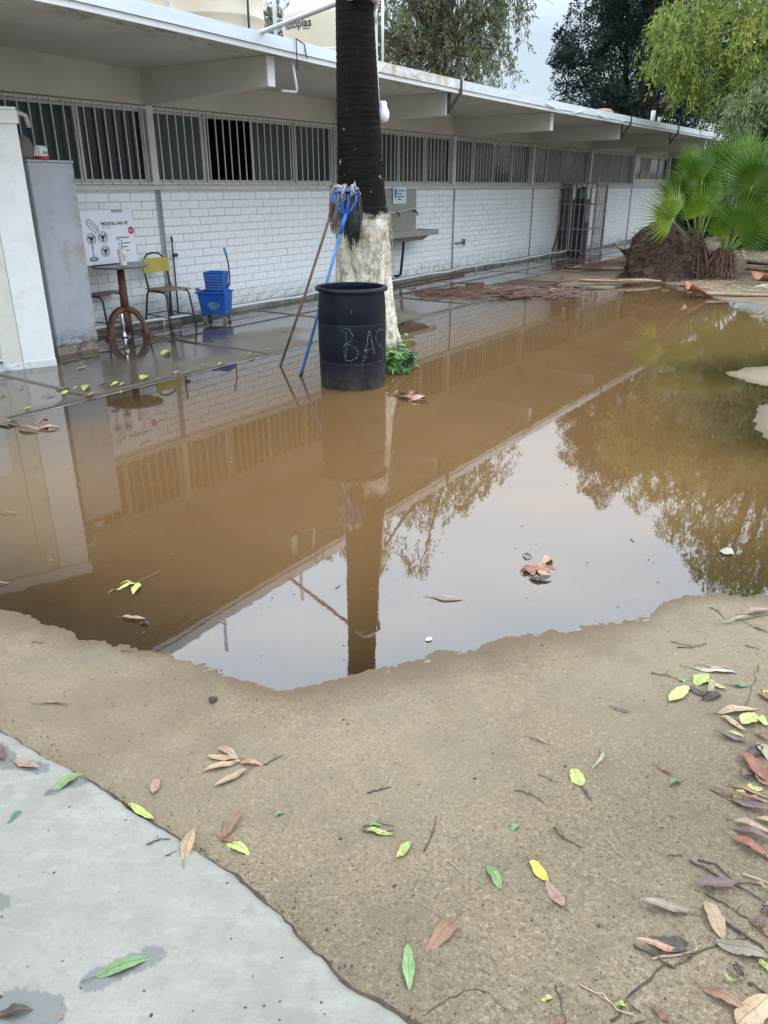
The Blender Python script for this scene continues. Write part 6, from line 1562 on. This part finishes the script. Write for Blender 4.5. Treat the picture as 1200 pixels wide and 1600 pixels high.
# twigs
TWM = simple('dark_twig', (.06, .04, .032), .85, var=.4, scale=30)
TWL = simple('light_twig', (.34, .25, .17), .8, var=.3, scale=30)
TW = [([(865, 1295), (882, 1312), (908, 1325)], .0022, 'bent dark twig right of centre', 0), ([(948, 1313), (962, 1330), (980, 1344)], .0015, 'thin brown twig right of the bent dark one', 1),
 ([(1078, 1346), (1120, 1370), (1160, 1390), (1196, 1412)], .0032, 'longest dark twig leading into the right litter', 0), ([(1090, 1345), (1118, 1352), (1150, 1380), (1190, 1384)], .0022, 'forked twig beside the longest dark twig', 0),
 ([(1100, 1398), (1135, 1415), (1165, 1436), (1182, 1452)], .0022, 'curved twig below the wide purple brown leaf', 0), ([(1122, 1436), (1160, 1462), (1196, 1486)], .0038, 'thick dark red twig running into the right edge', 0),
 ([(1158, 1366), (1200, 1382)], .003, 'pale split twig at the right edge', 1), ([(573, 1240), (592, 1236), (611, 1230)], .0020, 'short straight twig in the middle of the slab', 0),
 ([(566, 1294), (590, 1288), (616, 1292)], .0018, 'dark twig over the middle yellow green leaf', 0), ([(568, 1300), (590, 1304), (616, 1298)], .0016, 'lower dark twig over the middle yellow green leaf', 0),
 ([(662, 1330), (674, 1308), (682, 1275)], .0018, 'upright twig right of the middle leaves', 0), ([(690, 1284), (694, 1304), (714, 1311)], .0015, 'hooked twig right of the upright twig', 1),
 ([(703, 1345), (722, 1365)], .0016, 'tan twig stub below the hooked twig', 1), ([(412, 1196), (428, 1188), (444, 1180)], .0018, 'stalk twig leading from the dry sprig', 0),
 ([(455, 1248), (520, 1244)], .0, '', 0), ([(1058, 1012), (1080, 1013), (1104, 1006)], .0022, 'curved twig on the slab right of the orange cluster', 0), ([(1048, 1003), (1080, 1010)], .0015, 'faint twig touching the curved one', 0),
 ([(1108, 950), (1122, 956), (1132, 967)], .0020, 'bent twig just below the right shore', 0), ([(1018, 1053), (1040, 1056), (1060, 1063)], .0019, 'straight twig ending in a tiny green leaf', 0),
 ([(228, 1322), (246, 1315), (266, 1311)], .0019, 'dark twig lying on the pale path', 0), ([(195, 1282), (222, 1277)], .0013, 'thin grey twig on the pale path above the dark one', 0), ([(258, 1338), (276, 1330)], .0012, 'tiny twig below the dark one on the path', 0),
 ([(906, 1541), (940, 1555), (965, 1580), (1000, 1590)], .0022, 'long curved twig reaching the crack at the bottom', 1), ([(868, 1540), (876, 1565), (884, 1598)], .0016, 'thin upright twig at the bottom right of centre', 0),
 ([(1020, 1500), (1080, 1490), (1095, 1478)], .0026, 'pale forked twig under the curled orange leaf', 1), ([(988, 1478), (1030, 1500), (1052, 1514)], .0024, 'dark twig under the curled orange leaf', 0),
 ([(50, 1004), (70, 1005)], .0016, 'short dark twig on the slab near the left shore', 0), ([(190, 1019), (208, 1018)], .0015, 'short twig at the left near shore', 0), ([(909, 1230), (916, 1242), (924, 1252)], .0022, 'dark knotted twig holding the oval pale leaf', 0),
 ([(805, 1236), (830, 1242), (850, 1255)], .0016, 'wavy twig left of the oval pale leaf', 0), ([(1170, 1536), (1200, 1556)], .0026, 'brown twig at the right edge near the bottom', 0), ([(1060, 1246), (1046, 1230), (1120, 1240)], .0, '', 0),
 ([(840, 1210), (862, 1220), (878, 1224)], .0012, 'faint twig above the wavy one', 0), ([(1042, 1338), (1066, 1338)], .0014, 'tiny cross shaped twig in the lower right', 0), ([(1166, 1010), (1188, 1016)], .0018, 'dark twig near the right edge above the litter', 0),
 ([(1150, 970), (1200, 962)], .0018, 'dark twig pair at the right edge near the shore', 0), ([(1110, 1235), (1140, 1252), (1160, 1262)], .0018, 'dark stalk pointing left of the purple leaf', 0), ([(810, 1085), (828, 1090)], .0, '', 0), ([(652, 1113), (688, 1110)], .0, '', 0)]
for P, r, lab, mm in TW:
    if r == 0: continue
    Q = [Vector(gs(*p)) for p in P]; o = Q[0]; rr = random.Random(int(P[0][0])); m = MB(); pp = []
    for a, b in zip(Q[:-1], Q[1:]):
        for k in range(4): q = a.lerp(b, k / 4) - o; pp.append(q + Vector((rr.uniform(-.003, .003), rr.uniform(-.003, .003), r + rr.uniform(0, .003))))
    pp.append(Q[-1] - o + Vector((0, 0, r))); n = len(pp)
    m.tube(pp, [r * (1 - .5 * i / n) * rr.uniform(.85, 1.15) for i in range(n)], 6)
    if n > 6:
        q = pp[n // 2]; m.tube([q, q + Vector((rr.uniform(-.03, .03), rr.uniform(.01, .03), .004))], [r * .7, r * .3], 5)
    tag(m.build('twig', TWL if mm else TWM, loc=o), lab, 'twig', 'twigs on the concrete')
# crumbs: specks of soil and seed, past counting
m = MB(); r_ = random.Random(21)
for k in range(1300):
    px = r_.uniform(-60, 1260); py = r_.uniform(985, 1640) if r_.random() < .8 else r_.uniform(560, 660)
    if py < 700: px = r_.uniform(0, 420)
    x, y, z = gs(px, py)
    if z <= .0005 or (z > PATH_Z - .004 and r_.random() < .75): continue
    s = r_.uniform(.0008, .0030) * (1.8 if r_.random() < .05 else 1) * (1 + y * .12); 
    v = [(x + s * math.cos(a) * r_.uniform(.6, 1.3), y + s * math.sin(a) * r_.uniform(.6, 1.3), z) for a in (0, 1.3, 2.5, 3.8, 5.1)] + [(x, y, z + s * .9)]
    m.add(v, [(i, (i + 1) % 5, 5) for i in range(5)])
tag(m.build('soil_crumbs', TWM), 'dark specks of soil and seed scattered on the concrete', 'debris', kind='stuff')
m = MB()
for k in range(230):
    w_ = r_.uniform(-1.5, 2.8); e_ = float(path_edge(np.array([w_]))[0]) + abs(r_.gauss(0, .035)) - .008; x, y, _ = W(e_, w_); z = surf(x, y) if e_ > .97 else .02
    z = max(z, .015); s = r_.uniform(.0010, .0036)
    v = [(x + s * math.cos(a) * r_.uniform(.6, 1.3), y + s * math.sin(a) * r_.uniform(.6, 1.3), z) for a in (0, 1.3, 2.5, 3.8, 5.1)] + [(x, y, z + s * 1.0)]
    m.add(v, [(i, (i + 1) % 5, 5) for i in range(5)])
tag(m.build('seam_debris', TWM), 'small dark bits lodged along the seam of the path', 'debris', kind='stuff')

# ================================================================== dry palm debris on the far apron
HUSK = simple('red_brown_frond_sheath', (.14, .062, .040), .6, var=.5, scale=8, perobj=.35, dirt=(.07, .035, .03), dirtamt=.6)
HUSKL = simple('tan_frond_sheath', (.32, .20, .125), .55, var=.3, scale=8, perobj=.25)
def strip_piece(px, py, L, w_, ang, mat, label, group, lift=.02, curl=.3, name='bark_strip', kind_cat='palm debris'):
    x, y, z = gs(px, py); r = random.Random(int(px * 13 + py)); m = MB(); vs = []; fs = []; n = 8
    for i in range(n + 1):
        t = i / n; ww_ = w_ * (.35 + .65 * math.sin(PI * min(1, t * .9 + .12))); zz = lift * math.sin(PI * t) + .006
        for j in range(5):
            s_ = j / 2 - 1; vs.append(((t - .5) * L, s_ * ww_ + .03 * math.sin(t * 3 + px), zz + curl * s_ * s_ * ww_ + r.uniform(0, .004)))
    for i in range(n):
        for j in range(4): fs.append((i * 5 + j, i * 5 + j + 1, (i + 1) * 5 + j + 1, (i + 1) * 5 + j))
    m.add(vs, fs); o = m.build(name, mat, loc=(x, y, z + .002), rz=ang, smooth=True); tag(o, label, kind_cat, group)
    sd_ = o.modifiers.new('thickness', 'SOLIDIFY'); sd_.thickness = .006
    return o
DG = 'dry palm strips on the slab right of the sink'
labs = ['left end', 'second from the left', 'third from the left', 'middle', 'right of the middle', 'third from the right', 'second from the right', 'right end']
r_ = random.Random(3)
for i in range(8):
    strip_piece(650 + i * 13, 463 - i * 1.2 + r_.uniform(-3, 3), r_.uniform(.3, .6), r_.uniform(.012, .03), r_.uniform(-.2, .5), HUSK, 'reddish dry palm strip, %s of the nearer heap below the sink' % labs[i], DG, r_.uniform(.01, .05))
for i in range(8):
    strip_piece(772 + i * 15.5, 459 + r_.uniform(-4, 3), r_.uniform(.35, .7), r_.uniform(.012, .032), r_.uniform(-.35, .35), HUSK if i % 3 else HUSKL, 'dry palm strip, %s of the longer heap at the far puddle edge' % labs[i], DG, r_.uniform(.01, .06))
m = MB(); r_ = random.Random(8)
def bits(m, cx, cy, sx, sy, n, lmin, lmax, zmax=.05):
    for k in range(n):
        px = r_.gauss(cx, sx); py = r_.gauss(cy, sy); x, y, z = gs(px, py); a = r_.gauss(.1, .5); L = r_.uniform(lmin, lmax); w_ = r_.uniform(.004, .016)
        dx, dy = math.cos(a) * L / 2, math.sin(a) * L / 2; nx_, ny_ = -math.sin(a) * w_, math.cos(a) * w_; z0 = z + r_.uniform(.002, zmax); z1 = z + r_.uniform(.002, zmax)
        m.add([(x - dx - nx_, y - dy - ny_, z0), (x + dx - nx_, y + dy - ny_, z1), (x + dx * .9 + nx_, y + dy + ny_, z1 + .004), (x - dx * .9 + nx_, y - dy + ny_, z0 + .004)], [(0, 1, 2, 3)])
bits(m, 695, 459, 28, 4.5, 330, .06, .38); bits(m, 820, 460, 42, 4, 520, .08, .42, .07); bits(m, 930, 418, 30, 7, 160, .1, .5); bits(m, 900, 440, 50, 5, 60, .1, .4)
tag(m.build('palm_chaff', HUSK), 'heaps of reddish dry palm chaff on the wet slab', 'palm debris', kind='stuff')
m = MB(); bits(m, 1170, 395, 60, 14, 260, .06, .3, .05); bits(m, 1110, 447, 40, 5, 120, .05, .25, .03)
tag(m.build('ground_litter', HUSKL), 'pale dry litter round the palm bush', 'palm debris', kind='stuff')
m = MB()
for k in range(900):
    px = r_.uniform(1090, 1260); py = r_.uniform(372, 462); x, y, z = gs(px, py); s = r_.uniform(.02, .05); a = r_.uniform(0, 6.28)
    m.add([(x, y, z + .004), (x + s * math.cos(a), y + s * math.sin(a), z + .012), (x + 1.8 * s * math.cos(a + .3), y + 1.8 * s * math.sin(a + .3), z + .006), (x + s * math.cos(a + .7), y + s * math.sin(a + .7), z + .010)], [(0, 1, 2, 3)])
tag(m.build('yellow_litter', LM['lime']), 'small yellow fallen leaves under the palm bush', 'leaf litter', kind='stuff')
# plank on heap
q = gs(742, 447); pl_ = MB(); pl_.box(-.16, .16, -.03, .03, .0, .06); tag(pl_.build('wood_offcut', M['rust'], loc=q, rz=.2, bevel=.005), 'short red brown wooden block on the nearer palm heap', 'wood block')
q = gs(975, 400)
def sheath(loc, rz, L, w_, label, mat, stalk=0, tilt=.6, scale=1.0, group='fallen palm frond sheaths'):
    t = thing('frond_sheath', label, 'palm sheath', loc, rz, group)
    vs = []; fs = []; n = 10
    for i in range(n + 1):
        s = i / n; ww_ = w_ * (1 - s) ** .7 + .02
        for j in range(7):
            a = (j / 6 - .5) * 2.0; vs.append((s * L, math.sin(a) * ww_, (1 - math.cos(a)) * ww_ * 1.2 + (1 - s) * tilt * .3 * L + .01))
    for i in range(n):
        for j in range(6): fs.append((i * 7 + j, i * 7 + j + 1, (i + 1) * 7 + j + 1, (i + 1) * 7 + j))
    m = MB(); m.add(vs, fs); o = m.build('sheath', mat, t, smooth=True); sd_ = o.modifiers.new('thickness', 'SOLIDIFY'); sd_.thickness = .012
    if stalk:
        m = MB(); m.tube([(L * .55, 0, .05), (L, 0, .05), (L + stalk * .5, .0, .035), (L + stalk, 0, .03)], [.035, .032, .026, .018], 8); m.build('stalk', HUSKL, t, smooth=True)
    return t
OR = simple('orange_brown_sheath', (.27, .105, .045), .5, var=.4, scale=7, dirt=(.12, .05, .03), dirtamt=.5)
x, y, z = gs(1072, 464); sheath((x, y, .0), -.06, .34, .20, 'orange brown frond sheath with a long pale stalk lying at the waterline', OR, 1.15, .9)
x, y, z = gs(1180, 446); sheath((x, y, .02), .1, .7, .24, 'broad orange sheath at the right edge above the dry fan', OR, 0, .3)
x, y, z = gs(972, 412); sheath((x, y, .02), 1.0, .62, .26, 'red brown sheath leaning at the left side of the stump', OR, 0, 1.5)
x, y, z = gs(1160, 428); sheath((x, y, .02), .2, .9, .12, 'grey brown sheath lying behind the orange one at the right', HUSKL, .5, .2)
x, y, z = gs(1165, 418); sheath((x, y, .02), -.1, 1.0, .10, 'dark red sheath furthest back at the right edge', HUSK, .4, .2)
x, y, z = gs(905, 446); sheath((x, y, .02), .15, 1.2, .05, 'long thin palm stalk lying across the slab left of the stump', HUSKL, .3, .1)
x, y, z = gs(880, 425); sheath((x, y, .02), .05, 1.4, .05, 'long dark palm stalk lying in front of the barred cage', HUSK, .3, .1)
# dry fan at the waterline
x, y, z = gs(1205, 470); dfan = thing('dry_fan', 'dead grey fan leaf curled at the waterline on the right', 'palm frond', (x, y, .02))
r_ = random.Random(41)
for k in range(22):
    m = MB(); a = PI * .62 + k / 21 * 1.0; L = r_.uniform(.34, .48); dv = Vector((math.cos(a), math.sin(a) * .5, 0)); s_ = Vector((.010, .006, 0))
    P = [Vector((0, 0, .08)) + dv * L * t + Vector((0, -.04 * t, .16 * math.sin(t * PI * .8) - .10 * t * t * (.5 + k / 22))) for t in np.linspace(0, 1, 7)]
    vs = []
    for i, p in enumerate(P): w_ = 1 - (i / 6) ** 2 * .8; vs += [p - s_ * w_, p + s_ * w_ + Vector((0, 0, .006))]
    m.add(vs, [(2 * i, 2 * i + 1, 2 * i + 3, 2 * i + 2) for i in range(6)]); m.build('leaflet', FDRY, dfan, smooth=True)
print('tris', sum(len(o.data.polygons) * 2 for o in bpy.data.objects if o.type == 'MESH'))
